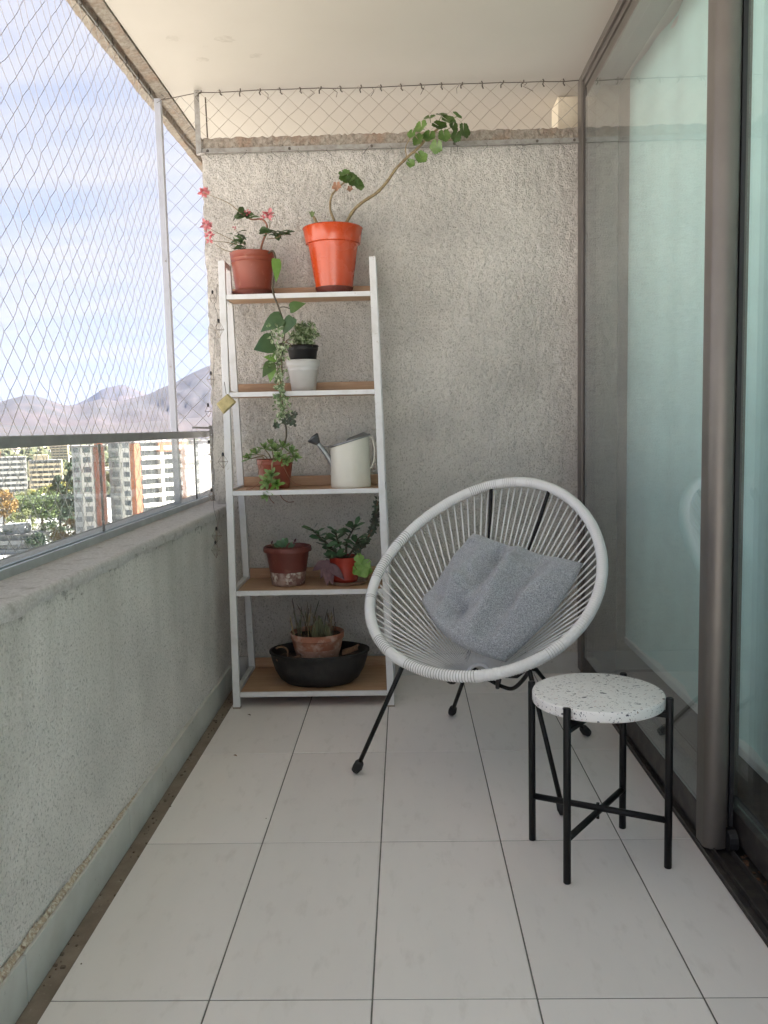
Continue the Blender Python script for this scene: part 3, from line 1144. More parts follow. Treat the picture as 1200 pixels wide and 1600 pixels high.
leaf_lime = mat('lime_leaf', (.17, .32, .06), .42, var=(40, 3, .4, .7, (.24, .40, .10)), trans=.15)
leaf_purple = mat('purple_leaf', (.10, .04, .05), .45, var=(40, 3, .4, .7, (.17, .085, .09)), rand=.2, trans=.1)
leaf_dry = mat('dry_leaf', (.26, .14, .085), .7, rand=.2)
stem_tan = mat('tan_stem', (.30, .235, .12), .7, var=(60, 3, .4, .7, (.20, .14, .08)), bump=(120, 3, .4, .002))
stem_red = mat('reddish_stem', (.30, .13, .075), .7, var=(60, 3, .4, .7, (.20, .10, .06)))
stem_dark = mat('dark_vine_stem', (.085, .070, .045), .7)
stem_green = mat('green_stem', (.13, .18, .06), .6)
petal = mat('pink_petal', (.62, .16, .19), .55, var=(70, 2, .4, .65, (.74, .32, .33)), rand=.12, trans=.15)
cactus_m = mat('cactus_skin', (.085, .095, .045), .7, var=(40, 3, .4, .7, (.14, .12, .07)))
twig_m = mat('dry_twig', (.12, .085, .06), .85)


def pot(parent, c, r0_, r1_, h, m, rim=0.0, rim_h=.02, soil_d=.018, sx=1.0, sy=1.0, rings=(), name='pot'):
    """flower pot: foot radius r0_, mouth radius r1_, optional proud rim band"""
    rr = lambda z: r0_ + (r1_ - r0_) * z / h
    prof = [(r0_ * .90, 0), (r0_, .004)]
    if rim:
        prof += [(rr(h - rim_h) - rim, h - rim_h - .002), (rr(h - rim_h) + rim * .55, h - rim_h + .001), (rr(h - rim_h) + rim * .7, h - rim_h + .005), (r1_, h - .006), (r1_ + .003, h - .004)]
    else:
        for z in rings:
            prof += [(rr(z - .003), z - .003), (rr(z) + .0015, z), (rr(z + .003), z + .003)]
        prof += [(r1_ - .0005, h - .006)]
    prof += [(r1_ + .001, h - .001), (r1_ - .0005, h), (r1_ - .004, h - .0006), (r1_ - .006, h - .008), (r1_ - .007, h - soil_d - .01)]
    o = MB().lathe(c, prof, 40, sx, sy, cap1=False).build(name, m, parent, smooth=True)
    smooth_angle(o, 48)
    return o


def soil_disc(parent, c, r_, z, sx=1.0, sy=1.0, seed=1):
    mb = MB()
    n = 28
    k = 0
    mb.v.append((c[0], c[1], c[2] + z + .004))
    for ri in range(1, 5):
        for j in range(n):
            a = 2 * math.pi * j / n
            q = r_ * ri / 4
            mb.v.append((c[0] + q * sx * math.cos(a), c[1] + q * sy * math.sin(a), c[2] + z + rng.uniform(-.003, .004)))
    for j in range(n):
        mb.f.append((0, 1 + j, 1 + (j + 1) % n))
    for ri in range(3):
        for j in range(n):
            a, b = 1 + ri * n + j, 1 + ri * n + (j + 1) % n
            mb.f.append((a, a + n, b + n, b))
    return mb.build('soil', soil, parent, smooth=True)


def saucer(name, c, r_, h, m, label):
    o = MB().lathe((0, 0, 0), [(r_ * .80, 0), (r_ * .86, .002), (r_, h), (r_ - .003, h), (r_ * .84, .005), (r_ * .80, .0045)], 36).build(name, m, None, origin=(0, 0, 0), smooth=True)
    smooth_angle(o, 45)
    o.location = c
    return tag(o, label, 'saucer')


def rv(rs, a=1.0):
    return Vector((rs.gauss(0, a), rs.gauss(0, a), rs.gauss(0, a)))


def one_leaf(parent, m, *args, lobed=False, **kw):
    mb = MB()
    if lobed:
        mb.lobed(*args, **kw)
    else:
        mb.leaf(*args, **kw)
    return mb.build('leaf', m, parent, smooth=True)


# -- A: kalanchoe in the brown pot, top board left, with a long vine over the edge
rs = random.Random(3)
cA = (-.574, 3.405, S1)
saucer('pot_saucer', cA, .083, .016, terra_dk, 'brown plastic saucer under the left pot on the top board')
pA = thing('flowering_plant', (cA[0], cA[1], S1 + .006), 'pink flowered succulent in a brown pot, top board left, with a vine trailing down', 'potted plant')
cA = (cA[0], cA[1], S1 + .006)
pot(pA, cA, .066, .086, .158, terra, rings=(.018, .118, .134))
soil_disc(pA, cA, .078, .142)
zt = cA[2] + .145


def A(x, z, y=3.38):
    return Vector((x, y, z))


stA = [
    [A(-.545, zt, 3.40), A(-.530, zt + .05, 3.39), A(-.512, zt + .085), A(-.510, zt + .115), A(-.530, zt + .135), A(-.565, zt + .130, 3.36), A(-.600, zt + .15, 3.35)],
    [A(-.600, zt + .15, 3.35), A(-.650, zt + .19, 3.34), A(-.735, zt + .225, 3.33)],
    [A(-.590, zt, 3.40), A(-.605, zt + .035), A(-.64, zt + .055, 3.36), A(-.70, zt + .085, 3.35), A(-.728, zt + .10, 3.34)],
    [A(-.605, zt + .035), A(-.66, zt + .045, 3.35), A(-.722, zt + .05, 3.34)],
    [A(-.512, zt + .06), A(-.47, zt + .065), A(-.445, zt + .085)],
    [A(-.515, zt + .07), A(-.498, zt + .11), A(-.500, zt + .145)],
    [A(-.59, zt + .01), A(-.61, zt + .07), A(-.632, zt + .10)],
    [A(-.60, zt + .01), A(-.66, zt + .012, 3.34), A(-.70, zt + .035, 3.33)],
]
for i, s_ in enumerate(stA):
    c = curve(s_, 5)
    r0_ = .0045 if i == 0 else .0018
    MB().tube(c, [r0_ * (1 - .5 * k / len(c)) for k in range(len(c))], 6).build('stem', stem_red if i == 0 else stem_tan, pA, smooth=True)
for x, z, n in ((-.600, zt + .15, 10), (-.570, zt + .145, 5), (-.50, zt + .075, 6), (-.447, zt + .08, 8), (-.475, zt + .075, 8), (-.607, zt + .05, 10), (-.59, zt + .02, 6), (-.625, zt + .075, 5)):
    for k in range(n):
        a = rs.uniform(0, 6.28)
        d = Vector((math.cos(a), math.sin(a) * .8 - .2, rs.uniform(-.25, .7)))
        one_leaf(pA, leaf_a, A(x, z, 3.37) + rv(rs, .006), d, Vector((0, -.3, 1)) + rv(rs, .35), rs.uniform(.030, .050), rs.uniform(.018, .030), 'spoon', .3, .2, 4)
for (x, z, y_, n, q) in ((-.738, zt + .227, 3.33, 34, .017), (-.733, zt + .108, 3.335, 34, .018), (-.722, zt + .072, 3.335, 24, .015), (-.722, zt + .05, 3.335, 14, .011), (-.500, zt + .150, 3.37, 30, .017), (-.522, zt + .135, 3.36, 14, .011), (-.578, zt + .155, 3.35, 18, .012), (-.633, zt + .102, 3.37, 9, .008)):
    f = MB()
    for k in range(n):
        d = rv(rs).normalized()
        d.z *= .8
        p = Vector((x, y_, z)) + d * q * .35
        f.leaf(p, d + Vector((0, 0, .15)), rv(rs), q * rs.uniform(.8, 1.35), q * .62, 'ovate', .3, .25, 3)
    f.build('flower', petal, pA, smooth=True)
# trailing vine from this pot
vine_pts = [(-.505, 3.36, zt + .004), (-.484, 3.335, zt + .006), (-.472, 3.312, 1.685), (-.470, 3.302, 1.64), (-.482, 3.296, 1.585), (-.480, 3.290, 1.545), (-.462, 3.285, 1.495), (-.446, 3.28, 1.44), (-.442, 3.275, 1.39), (-.452, 3.272, 1.32), (-.456, 3.27, 1.24), (-.455, 3.268, 1.17), (-.454, 3.266, 1.11), (-.450, 3.268, 1.08), (-.447, 3.28, 1.02), (-.455, 3.285, .985)]
MB().tube(curve(vine_pts, 5), .0035, 7).build('vine_stem', stem_dark, pA, smooth=True)
for q, w in (([(-.462, 3.285, 1.49), (-.44, 3.27, 1.492), (-.415, 3.265, 1.484)], .002), ([(-.446, 3.28, 1.44), (-.425, 3.27, 1.442), (-.402, 3.265, 1.452)], .002), ([(-.449, 3.275, 1.36), (-.475, 3.262, 1.352), (-.495, 3.258, 1.372)], .002), ([(-.455, 3.272, 1.30), (-.47, 3.262, 1.285), (-.487, 3.258, 1.28)], .002)):
    MB().tube(curve(q, 4), w, 6).build('vine_stem', stem_dark, pA, smooth=True)
for b, d, n, l, w, mm in (
        ((-.468, 3.300, 1.675), (.10, -.2, -1), (.6, -1, .1), .085, .040, leaf_lime),
        ((-.416, 3.262, 1.482), (.8, -.3, .35), (-.2, -1, .5), .062, .050, leaf_b),
        ((-.447, 3.272, 1.455), (-.82, -.2, -.42), (-.2, -1, .35), .095, .070, leaf_big),
        ((-.480, 3.262, 1.362), (-.80, -.25, -.22), (.1, -1, .35), .078, .085, leaf_deep),
        ((-.405, 3.262, 1.452), (-.55, -.1, -.75), (-.3, -1, .1), .075, .050, leaf_big),
        ((-.487, 3.258, 1.285), (-.45, -.3, -.55), (0, -1, .5), .065, .048, leaf_b),
        ((-.490, 3.258, 1.275), (-.1, -.3, -1), (.2, -1, .2), .060, .036, leaf_lime),
        ((-.470, 3.262, 1.300), (-.9, -.2, .25), (0, -1, .5), .05, .034, leaf_lime)):
    one_leaf(pA, mm, b, d, n, l, w, 'heart', .25, .12, 6)
fol = MB()
for k in range(170):
    t = rs.random()
    z = 1.43 - .36 * t
    x = -.468 + rs.gauss(0, .016) + (.012 if z < 1.2 else 0)
    fol.leaf((x, 3.268 + rs.gauss(0, .010), z), rv(rs) + Vector((0, -.5, -.2)), Vector((0, -1, .5)) + rv(rs, .4), rs.uniform(.014, .024), rs.uniform(.008, .014), 'ovate', .2, .15, 3)
for k in range(26):
    fol.leaf((-.458 + rs.gauss(0, .010), 3.265 + rs.gauss(0, .008), 1.135 + rs.gauss(0, .022)), rv(rs) + Vector((0, -.5, -.2)), Vector((0, -1, .5)) + rv(rs, .4), rs.uniform(.014, .024), rs.uniform(.008, .014), 'ovate', .2, .15, 3)
fol.build('foliage', leaf_var, pA, smooth=True, kind='stuff')
for (x, z) in ((-.437, 1.083), (-.420, 1.075), (-.412, 1.092), (-.430, 1.062), (-.415, 1.058), (-.447, 1.068), (-.480, 1.052)):
    for k in range(6):
        a = k * 1.05 + rs.random()
        one_leaf(pA, leaf_dark, (x, 3.262, z), (math.cos(a), -.25, math.sin(a)), (0, -1, .2), .016, .011, 'spoon', -.1, .2, 3)
MB().tube(curve([(-.480, 3.262, 1.052), (-.465, 3.266, 1.058), (-.452, 3.268, 1.072)], 4), .0016, 5).build('vine_stem', stem_green, pA, smooth=True)

# -- B: ivy geranium in the orange pot, top board right
cB = (-.259, 3.405, S1)
saucer('pot_saucer', cB, .074, .024, terra_dk, 'brown saucer under the big orange pot')
pB = thing('geranium', (cB[0], cB[1], S1 + .012), 'leggy geranium with long bare stems in a big glossy orange pot', 'potted plant')
cB = (cB[0], cB[1], S1 + .012)
pot(pB, cB, .070, .114, .238, orange, rim=.0055, rim_h=.062)
soil_disc(pB, cB, .104, .218)
stB = [
    [(-.215, 3.40, 1.785), (-.205, 3.395, 1.82), (-.175, 3.39, 1.865), (-.135, 3.38, 1.895), (-.085, 3.38, 1.925), (-.045, 3.38, 1.965), (-.01, 3.375, 2.01), (.035, 3.37, 2.05), (.075, 3.37, 2.082), (.115, 3.365, 2.12), (.155, 3.36, 2.15)],
    [(-.245, 3.40, 1.785), (-.252, 3.395, 1.83), (-.265, 3.39, 1.87), (-.26, 3.385, 1.915), (-.235, 3.38, 1.945), (-.205, 3.37, 1.965)],
    [(-.295, 3.40, 1.785), (-.315, 3.39, 1.815), (-.330, 3.385, 1.845)],
    [(.030, 3.372, 2.05), (.028, 3.365, 2.085), (.045, 3.36, 2.115)],
    [(.05, 3.372, 2.065), (.068, 3.36, 2.06), (.082, 3.355, 2.045)],
    [(-.27, 3.41, 1.785), (-.275, 3.405, 1.815)],
]
for i, s_ in enumerate(stB):
    c = curve(s_, 6)
    r0_ = (.0065, .005, .0075, .0022, .0020, .0035)[i]
    MB().tube(c, [r0_ * (1 - .38 * k / len(c)) + (.0007 if k % 5 == 0 else 0) for k in range(len(c))], 8).build('stem', stem_tan, pB, smooth=True)
for (x, y_, z, r_, nx_, ny_, nz_) in (
        (.115, 3.345, 2.115, .028, -.2, -1, .5), (.155, 3.340, 2.150, .031, .1, -.8, .7), (.188, 3.335, 2.168, .030, .3, -.9, .8), (.206, 3.335, 2.145, .024, .7, -.8, .2),
        (.246, 3.335, 2.128, .030, .7, -.8, .1), (.172, 3.33, 2.110, .026, .1, -1, .2), (.142, 3.33, 2.072, .027, -.4, -1, -.3), (.086, 3.345, 2.150, .030, -.6, -.8, .5),
        (.075, 3.35, 2.105, .026, -.6, -.9, .3), (.215, 3.33, 2.108, .024, .4, -.8, -.3), (.165, 3.35, 2.192, .023, .0, -.5, .9), (.222, 3.345, 2.186, .022, .6, -.6, .7),
        (.120, 3.345, 2.182, .024, -.2, -.6, .9), (.085, 3.345, 2.040, .026, .1, -1, .2), (.045, 3.352, 2.022, .018, .1, -1, .0), (.050, 3.345, 2.125, .018, -.4, -1, .3),
        (-.195, 3.35, 1.975, .032, .0, -1, .6), (-.172, 3.345, 1.962, .030, .4, -1, .4), (-.150, 3.345, 1.945, .022, .6, -.9, .2), (-.205, 3.35, 1.992, .024, -.2, -.8, .8)):
    one_leaf(pB, leaf_b, (x, y_, z), (nx_, ny_, nz_), Vector((.3, 0, -1)) + rv(rs, .5), r_, 5, .35, .26, lobed=True)
    MB().tube([(x, y_ + .004, z), (x * .7 + .3 * (.13 if x > 0 else -.205), y_ + .018, z * .8 + .2 * (2.12 if x > 0 else 1.96))], .0014, 5).build('stalk', stem_green, pB)
for (x, z, r_) in ((-.235, 1.945, .020), (-.185, 1.935, .013)):
    one_leaf(pB, leaf_dry, (x, 3.352, z), (-.3, -1, .1), (0, 0, -1), r_, 5, .5, .5, lobed=True)
for k in range(3):
    one_leaf(pB, stem_green, (-.330 - .004 * k, 3.383, 1.842), (-.6 + k * .6, -.3, .8), (0, -1, .3), .026, .012, 'ovate', .1, .4, 4)

# -- C: variegated plant in a black pot set inside a grey one, second board
cC = (-.387, 3.385, S2)
gpot = thing('planter', cC, 'light grey plastic planter on the second board holding a black pot', 'planter')
pot(gpot, cC, .047, .0655, .122, greypot, rim=.0025, rim_h=.024, soil_d=.03)
pC = thing('variegated_plant', (cC[0], cC[1], S2 + .012), 'small leaved variegated plant in a black nursery pot inside the grey planter', 'potted plant')
pot(pC, (cC[0], cC[1], S2 + .012), .040, .0605, .166, blackpot, rim=.002, rim_h=.02)
soil_disc(pC, (cC[0], cC[1], S2 + .012), .054, .150)
fol = MB()
zc = S2 + .165
for k in range(16):
    a = rs.uniform(0, 6.28)
    e = Vector((cC[0] + .005 + math.cos(a) * rs.uniform(.02, .075), cC[1] - .01 + math.sin(a) * .05, zc + rs.uniform(.02, .10)))
    s0 = Vector((cC[0] + math.cos(a) * .02, cC[1] + math.sin(a) * .02, zc))
    c = curve([s0, (s0 + e) / 2 + Vector((0, 0, .02)), e], 4)
    MB().tube(c, .0014, 5).build('stem', stem_green, pC, smooth=True)
    for p in c[2:]:
        for q in range(5):
            fol.leaf(p + rv(rs, .006), rv(rs) + Vector((0, -.2, .2)), Vector((0, -.5, 1)) + rv(rs, .4), rs.uniform(.014, .022), rs.uniform(.008, .013), 'ovate', .2, .15, 3)
for k in range(3):
    c = curve([(cC[0] - .02, cC[1] - .03, zc), (-.432 - .01 * k, 3.31, zc + .03 - .01 * k), (-.452 - .006 * k, 3.275, 1.33), (-.455 - .008 * k, 3.268, 1.26 - .02 * k), (-.457, 3.266, 1.20 - .03 * k)], 6)
    MB().tube(c, .0017, 5).build('stem', stem_tan, pC, smooth=True)
    for p in c[8:]:
        for q in range(2):
            fol.leaf(p + rv(rs, .006), rv(rs) + Vector((0, -.4, -.2)), Vector((0, -1, .5)) + rv(rs, .4), rs.uniform(.013, .020), rs.uniform(.008, .012), 'ovate', .2, .15, 3)
fol.build('foliage', leaf_var, pC, smooth=True, kind='stuff')

# -- D: trailing succulent in the red brown pot, third board
cD = (-.507, 3.365, S3)
pD = thing('succulent', cD, 'trailing rosette succulent in a red brown pot beside the watering can', 'potted plant')
pot(pD, cD, .054, .0715, .114, terra, rings=(.014, .094))
soil_disc(pD, cD, .064, .100)


def rosette(parent, c, ax, r_, n, m, seed):
    rs_ = random.Random(seed)
    ax = Vector(ax).normalized()
    a_ = ax.orthogonal().normalized()
    b_ = ax.cross(a_)
    for k in range(n):
        lay = k / n
        an = k * 2.4
        d = (a_ * math.cos(an) + b_ * math.sin(an)) * (1 - .75 * lay) + ax * (.15 + lay * .9)
        one_leaf(parent, m, Vector(c) + ax * .006 * lay, d, ax, r_ * (1 - .45 * lay) * rs_.uniform(.85, 1.1), r_ * .34, 'spoon', -.12, .25, 4)


zd = S3 + .112
for i, (x, y_, z, r_, ax, st) in enumerate((
        (-.600, 3.335, zd + .005, .034, (-.5, -.6, .6), 1), (-.572, 3.33, zd + .022, .038, (-.3, -.5, .8), 1), (-.540, 3.34, zd + .040, .036, (0, -.4, .9), 1),
        (-.500, 3.335, zd + .034, .042, (0, -.6, .8), 1), (-.470, 3.34, zd + .045, .040, (.2, -.4, .9), 1), (-.440, 3.33, zd + .026, .036, (.4, -.5, .7), 1),
        (-.425, 3.32, zd + .008, .032, (.6, -.7, .3), 1), (-.455, 3.315, zd - .006, .034, (.2, -.9, .2), 1), (-.520, 3.375, zd + .055, .036, (0, 0, 1), 1),
        (-.480, 3.305, zd + .012, .036, (.0, -.9, .4), 1),
        (-.505, 3.262, S3 + .055, .040, (-.1, -.9, .35), 2), (-.520, 3.255, S3 + .030, .042, (-.2, -.9, .2), 2), (-.488, 3.258, S3 + .022, .036, (.2, -.9, .2), 2),
        (-.525, 3.248, S3 - .012, .034, (-.2, -.8, -.3), 2))):
    rosette(pD, (x, y_, z), ax, r_, 13, leaf_succ if i % 4 else leaf_lime if i > 9 else leaf_succ, i)
    if st == 1:
        c = curve([(cD[0] + (x - cD[0]) * .4, cD[1] + (y_ - cD[1]) * .4, zd - .014), ((x + cD[0]) / 2, (y_ + cD[1]) / 2, zd + .012), (x, y_, z)], 4)
    else:
        c = curve([(cD[0] + .02, 3.31, zd - .012), (-.50, 3.278, zd + .004), (-.505, 3.268, S3 + .08), (x, y_ + .004, z)], 5)
    MB().tube(c, .0022, 6).build('stem', stem_tan, pD, smooth=True)
for q in ([(-.545, 3.31, zd), (-.560, 3.29, S3 + .07), (-.555, 3.28, S3 + .03), (-.585, 3.27, S3 + .006), (-.605, 3.262, S3 + .004)], [(-.47, 3.30, zd - .01), (-.445, 3.285, S3 + .05), (-.42, 3.275, S3 + .022), (-.395, 3.27, S3 + .018)],
          [(-.48, 3.262, S3 + .02), (-.47, 3.245, S3 - .025), (-.445, 3.235, S3 - .045), (-.420, 3.235, S3 - .045)], [(-.52, 3.25, S3 - .01), (-.51, 3.238, S3 - .035), (-.495, 3.235, S3 - .05)]):
    MB().tube(curve(q, 5), .0016, 5).build('root_thread', stem_red, pD, smooth=True)

# -- watering can, third board
can = thing('watering_can', (-.210, 3.345, S3), 'cream metal watering can with grey rim and rose spout on the third board', 'watering can')
cream = mat('cream_enamel', (.70, .68, .60), .38, var=(6, 4, .4, .75, (.64, .615, .53)), coat=.1)
zinc = mat('zinc_grey', (.34, .355, .365), .36, metal=.75, var=(25, 4, .4, .7, (.26, .27, .28)))
body = MB()
n = 40
rc = .078
cz = [0, .004, .05, .10, .14, 1.0]
for i, z in enumerate((0, .003, .01, .06, .11, .155)):
    for j in range(n):
        a = 2 * math.pi * j / n
        rr_ = rc * (.985 if i == 0 else 1.0) * (1 - .03 * z / .16)
        zz_ = z
        if i == 5:
            zz_ = .176 + .022 * math.cos(a)      # slanting mouth, higher on the handle side
        body.v.append((-.210 + rr_ * math.cos(a), 3.345 + rr_ * math.sin(a), S3 + zz_))
for i in range(5):
    for j in range(n):
        body.f.append((i * n + j, i * n + (j + 1) % n, (i + 1) * n + (j + 1) % n, (i + 1) * n + j))
body.f.append(tuple(reversed(range(n))))
bo = body.build('body', cream, can, smooth=True)
smooth_angle(bo, 50)
lip = MB()
lp = [(-.210 + .0765 * math.cos(2 * math.pi * j / 48), 3.345 + .0765 * math.sin(2 * math.pi * j / 48), S3 + .178 + .022 * math.cos(2 * math.pi * j / 48)) for j in range(48)]
lip.tube(lp, .0045, 8, closed=True).build('rim', zinc, can, smooth=True)
hood = MB()
hn_ = 18
for j in range(hn_):
    t = j / (hn_ - 1)
    a = -1.75 + 3.5 * t
    p0 = Vector((-.210 + .077 * math.cos(a), 3.345 + .077 * math.sin(a), S3 + .178 + .022 * math.cos(a)))
    p1_ = Vector((-.210 + .052 * math.cos(a) + .004, 3.345 + .058 * math.sin(a), S3 + .192 + .020 * math.cos(a)))
    hood.v += [tuple(p0), tuple(p1_)]
for j in range(hn_ - 1):
    hood.f.append((2 * j, 2 * j + 2, 2 * j + 3, 2 * j + 1))
hood.build('hood', zinc, can, smooth=True)
MB().tube(curve([(-.272, 3.345, S3 + .075), (-.300, 3.345, S3 + .125), (-.335, 3.345, S3 + .172)], 5), [.013 - .0045 * k / 10 for k in range(11)], 12).build('spout', zinc, can, smooth=True)
d = Vector((-.65, 0, .76)).normalized()
rose0 = Vector((-.333, 3.345, S3 + .170))
ro = MB()
k0 = 0
a_ = Vector((0, 1, 0))
b_ = d.cross(a_)
for (rr_, t) in ((.009, 0), (.013, .006), (.024, .026), (.0255, .030), (.024, .034), (.002, .037)):
    for j in range(20):
        an = 2 * math.pi * j / 20
        ro.v.append(tuple(rose0 + d * t + (a_ * math.cos(an) + b_ * math.sin(an)) * rr_))
for i in range(5):
    for j in range(20):
        ro.f.append((i * 20 + j, i * 20 + (j + 1) % 20, (i + 1) * 20 + (j + 1) % 20, (i + 1) * 20 + j))
smooth_angle(ro.build('rose', mat('dark_zinc', (.12, .125, .135), .45, metal=.6), can, smooth=True), 50)
MB().tube([(-.286, 3.345, S3 + .158), (-.312, 3.345, S3 + .158)], .003, 6).build('spout_brace', zinc, can)
hp = curve([(-.135, 3.345, S3 + .192), (-.124, 3.345, S3 + .186), (-.116, 3.345, S3 + .155), (-.116, 3.345, S3 + .115), (-.126, 3.345, S3 + .082), (-.142, 3.345, S3 + .060)], 6)
hb = MB()
for i, p in enumerate(hp):
    t = (hp[min(i + 1, len(hp) - 1)] - hp[max(i - 1, 0)]).normalized()
    nn = t.cross(Vector((0, 1, 0))).normalized() * .0025
    hb.v += [tuple(p - nn + Vector((0, -.011, 0))), tuple(p - nn + Vector((0, .011, 0))), tuple(p + nn + Vector((0, .011, 0))), tuple(p + nn + Vector((0, -.011, 0)))]
for i in range(len(hp) - 1):
    for j in range(4):
        hb.f.append((i * 4 + j, i * 4 + (j + 1) % 4, (i + 1) * 4 + (j + 1) % 4, (i + 1) * 4 + j))
hb.f += [(3, 2, 1, 0), tuple(len(hb.v) - 4 + j for j in range(4))]
hb.build('handle', cream, can, bevel=.0008)

# -- E: old round pot with a crusted foot, fourth board left
cE = (-.462, 3.315, S4)
pE = thing('seedling_pot', cE, 'wide brown pot with a limescale crusted foot and one tiny seedling', 'potted plant')
o = MB().lathe(cE, [(.060, 0), (.064, .003), (.068, .030), (.0695, .048), (.0715, .056)], 40, cap1=False).build('crusted_foot', crust, pE, smooth=True)
o = MB().lathe(cE, [(.0712, .054), (.083, .128), (.084, .131), (.0935, .132), (.0945, .139), (.0925, .150), (.089, .152), (.086, .146), (.082, .125)], 40, cap0=False, cap1=False).build('pot', terra_dk, pE, smooth=True)
smooth_angle(o, 45)
soil_disc(pE, cE, .083, .128)
for (x, z, l, a) in ((-.475, .138, .044, 2.2), (-.470, .138, .050, 1.3), (-.455, .138, .042, .6), (-.480, .142, .040, 2.8), (-.465, .140, .046, 1.8)):
    one_leaf(pE, leaf_jade, (x, cE[1] - .03, cE[2] + z + .012), (math.cos(a), -.2, math.sin(a) * .9), (0, -.8, .6), l * .80, .024, 'spoon', .1, .2, 4)
for q in ([(-.440, 3.29, S4 + .13), (-.438, 3.285, S4 + .155), (-.430, 3.283, S4 + .172)], [(-.505, 3.29, S4 + .13), (-.512, 3.285, S4 + .150), (-.520, 3.283, S4 + .166)]):
    MB().tube(curve(q, 4), .0022, 6).build('stem', twig_m, pE, smooth=True)
for (x, z) in ((-.430, .170), (-.436, .160), (-.520, .164)):
    one_leaf(pE, leaf_purple, (x, 3.283, S4 + z), (.4, -.4, .7), (0, -1, .4), .018, .010, 'ovate', .1, .2, 3)

# -- F: jade plant in the red pot on a saucer, fourth board right
cF = (-.240, 3.325, S4)
saucer('pot_saucer', (-.232, 3.318, S4), .082, .014, mat('pale_clay_saucer', (.40, .31, .25), .8, var=(20, 4, .4, .65, (.24, .15, .11))), 'pale clay saucer under the red jade plant pot')
pF = thing('jade_plant', (cF[0], cF[1], S4 + .006), 'dark leaved jade plant in a red pot with a creeper climbing the shelf post', 'potted plant')
cF = (cF[0], cF[1], S4 + .006)
pot(pF, cF, .048, .061, .100, redpot, rings=(.012,))
soil_disc(pF, cF, .055, .088)
zf = S4 + .095
for (pts, leaves) in (
        ([(-.250, 3.32, zf), (-.290, 3.30, zf + .05), (-.335, 3.285, zf + .095), (-.360, 3.28, zf + .125)], 13),
        ([(-.245, 3.32, zf), (-.275, 3.29, zf + .035), (-.315, 3.27, zf + .06)], 10),
        ([(-.240, 3.32, zf), (-.262, 3.30, zf + .07), (-.272, 3.29, zf + .115)], 10),
        ([(-.235, 3.32, zf), (-.228, 3.30, zf + .07), (-.205, 3.29, zf + .115), (-.195, 3.285, zf + .130)], 12),
        ([(-.232, 3.32, zf), (-.205, 3.30, zf + .04), (-.182, 3.29, zf + .085)], 9),
        ([(-.245, 3.31, zf), (-.265, 3.275, zf + .015), (-.290, 3.262, zf + .012)], 8)):
    c = curve(pts, 5)
    MB().tube(c, [.0048 * (1 - .5 * k / len(c)) for k in range(len(c))], 7).build('stem', stem_dark, pF, smooth=True)
    for k in range(leaves):
        p = c[int(len(c) * (.42 + .57 * k / leaves))]
        a = k * 2.4
        d = Vector((math.cos(a), math.sin(a) * .8 - .35, .35 + .4 * rs.random()))
        one_leaf(pF, leaf_jade, p, d, Vector((0, -.4, 1)) + rv(rs, .3), rs.uniform(.034, .052), rs.uniform(.018, .026), 'spoon', .15, .15, 4)
c = curve([(-.205, 3.31, zf), (-.180, 3.28, zf + .05), (-.150, 3.26, zf + .085), (-.122, 3.245, zf + .13), (-.112, 3.24, zf + .18), (-.104, 3.24, zf + .23)], 7)
MB().tube(c, .0026, 6).build('creeper_stem', stem_red, pF, smooth=True)
fol = MB()
for p in c[4:]:
    for q in range(7):
        fol.leaf(p + rv(rs, .005), rv(rs) + Vector((0, -.4, .1)), Vector((0, -1, .5)) + rv(rs, .4), rs.uniform(.013, .022), rs.uniform(.008, .013), 'ovate', .2, .15, 3)
fol.build('foliage', leaf_dark, pF, smooth=True, kind='stuff')
for (x, y_, z, r_) in ((-.175, 3.262, zf - .015, .026), (-.155, 3.262, zf - .012, .024), (-.165, 3.255, zf - .040, .028), (-.188, 3.255, zf - .035, .024), (-.145, 3.262, zf - .035, .022), (-.180, 3.262, zf + .010, .022)):
    one_leaf(pF, leaf_lime, (x, y_, z), (rs.gauss(0, .3), -1, .3), (rs.gauss(0, .5), 0, -1), r_, 4, .3, .4, lobed=True)
for b, d, l, w in (((-.300, 3.27, zf + .005), (-.35, -.4, -.8), .075, .034), ((-.305, 3.268, zf - .005), (.25, -.4, -.9), .085, .040), ((-.310, 3.265, zf), (-.8, -.3, -.5), .06, .032), ((-.295, 3.262, zf - .01), (.7, -.3, -.7), .08, .036), ((-.302, 3.262, zf - .02), (-.05, -.4, -1), .07, .032)):
    one_leaf(pF, leaf_purple, b, d, (0, -1, .25), l, w, 'ovate', .25, .25, 5)

# -- G: clay pot of cacti standing in a black oval basin, bottom board
cG = (-.345, 3.262, S5)
bas = thing('oval_basin', cG, 'black oval basin with old soil on the bottom board', 'basin')
o = MB().lathe(cG, [(.62, 0), (.68, .003), (.80, .020), (.91, .055), (.975, .095), (1.0, .118), (1.025, .121), (1.025, .128), (.985, .129), (.95, .115), (.93, .09)], 48, .190, .135, cap1=False,
               wob=lambda a, z: .012 * math.sin(3 * a + 1) * (z / .14)).build('tub', blackbasin, bas, smooth=True)
smooth_angle(o, 50)
soil_disc(bas, (cG[0], cG[1], S5 + .092), .94, 0, .190, .135)
deb = MB()
for k in range(150):
    a, q = rs.uniform(0, 6.28), rs.random() ** .5 * .86
    x, yy = cG[0] + math.cos(a) * q * .19, cG[1] + math.sin(a) * q * .135
    s_ = rs.uniform(.003, .008)
    deb.leaf((x, yy, S5 + .096), rv(rs), (0, 0, 1), s_ * 2.5, s_ * 1.4, 'ovate', .3, .3, 2)
deb.build('litter', mat('dead_leaf_litter', (.10, .075, .055), .95, rand=.2), bas, kind='stuff')
cG2 = (-.350, 3.265, S5 + .082)
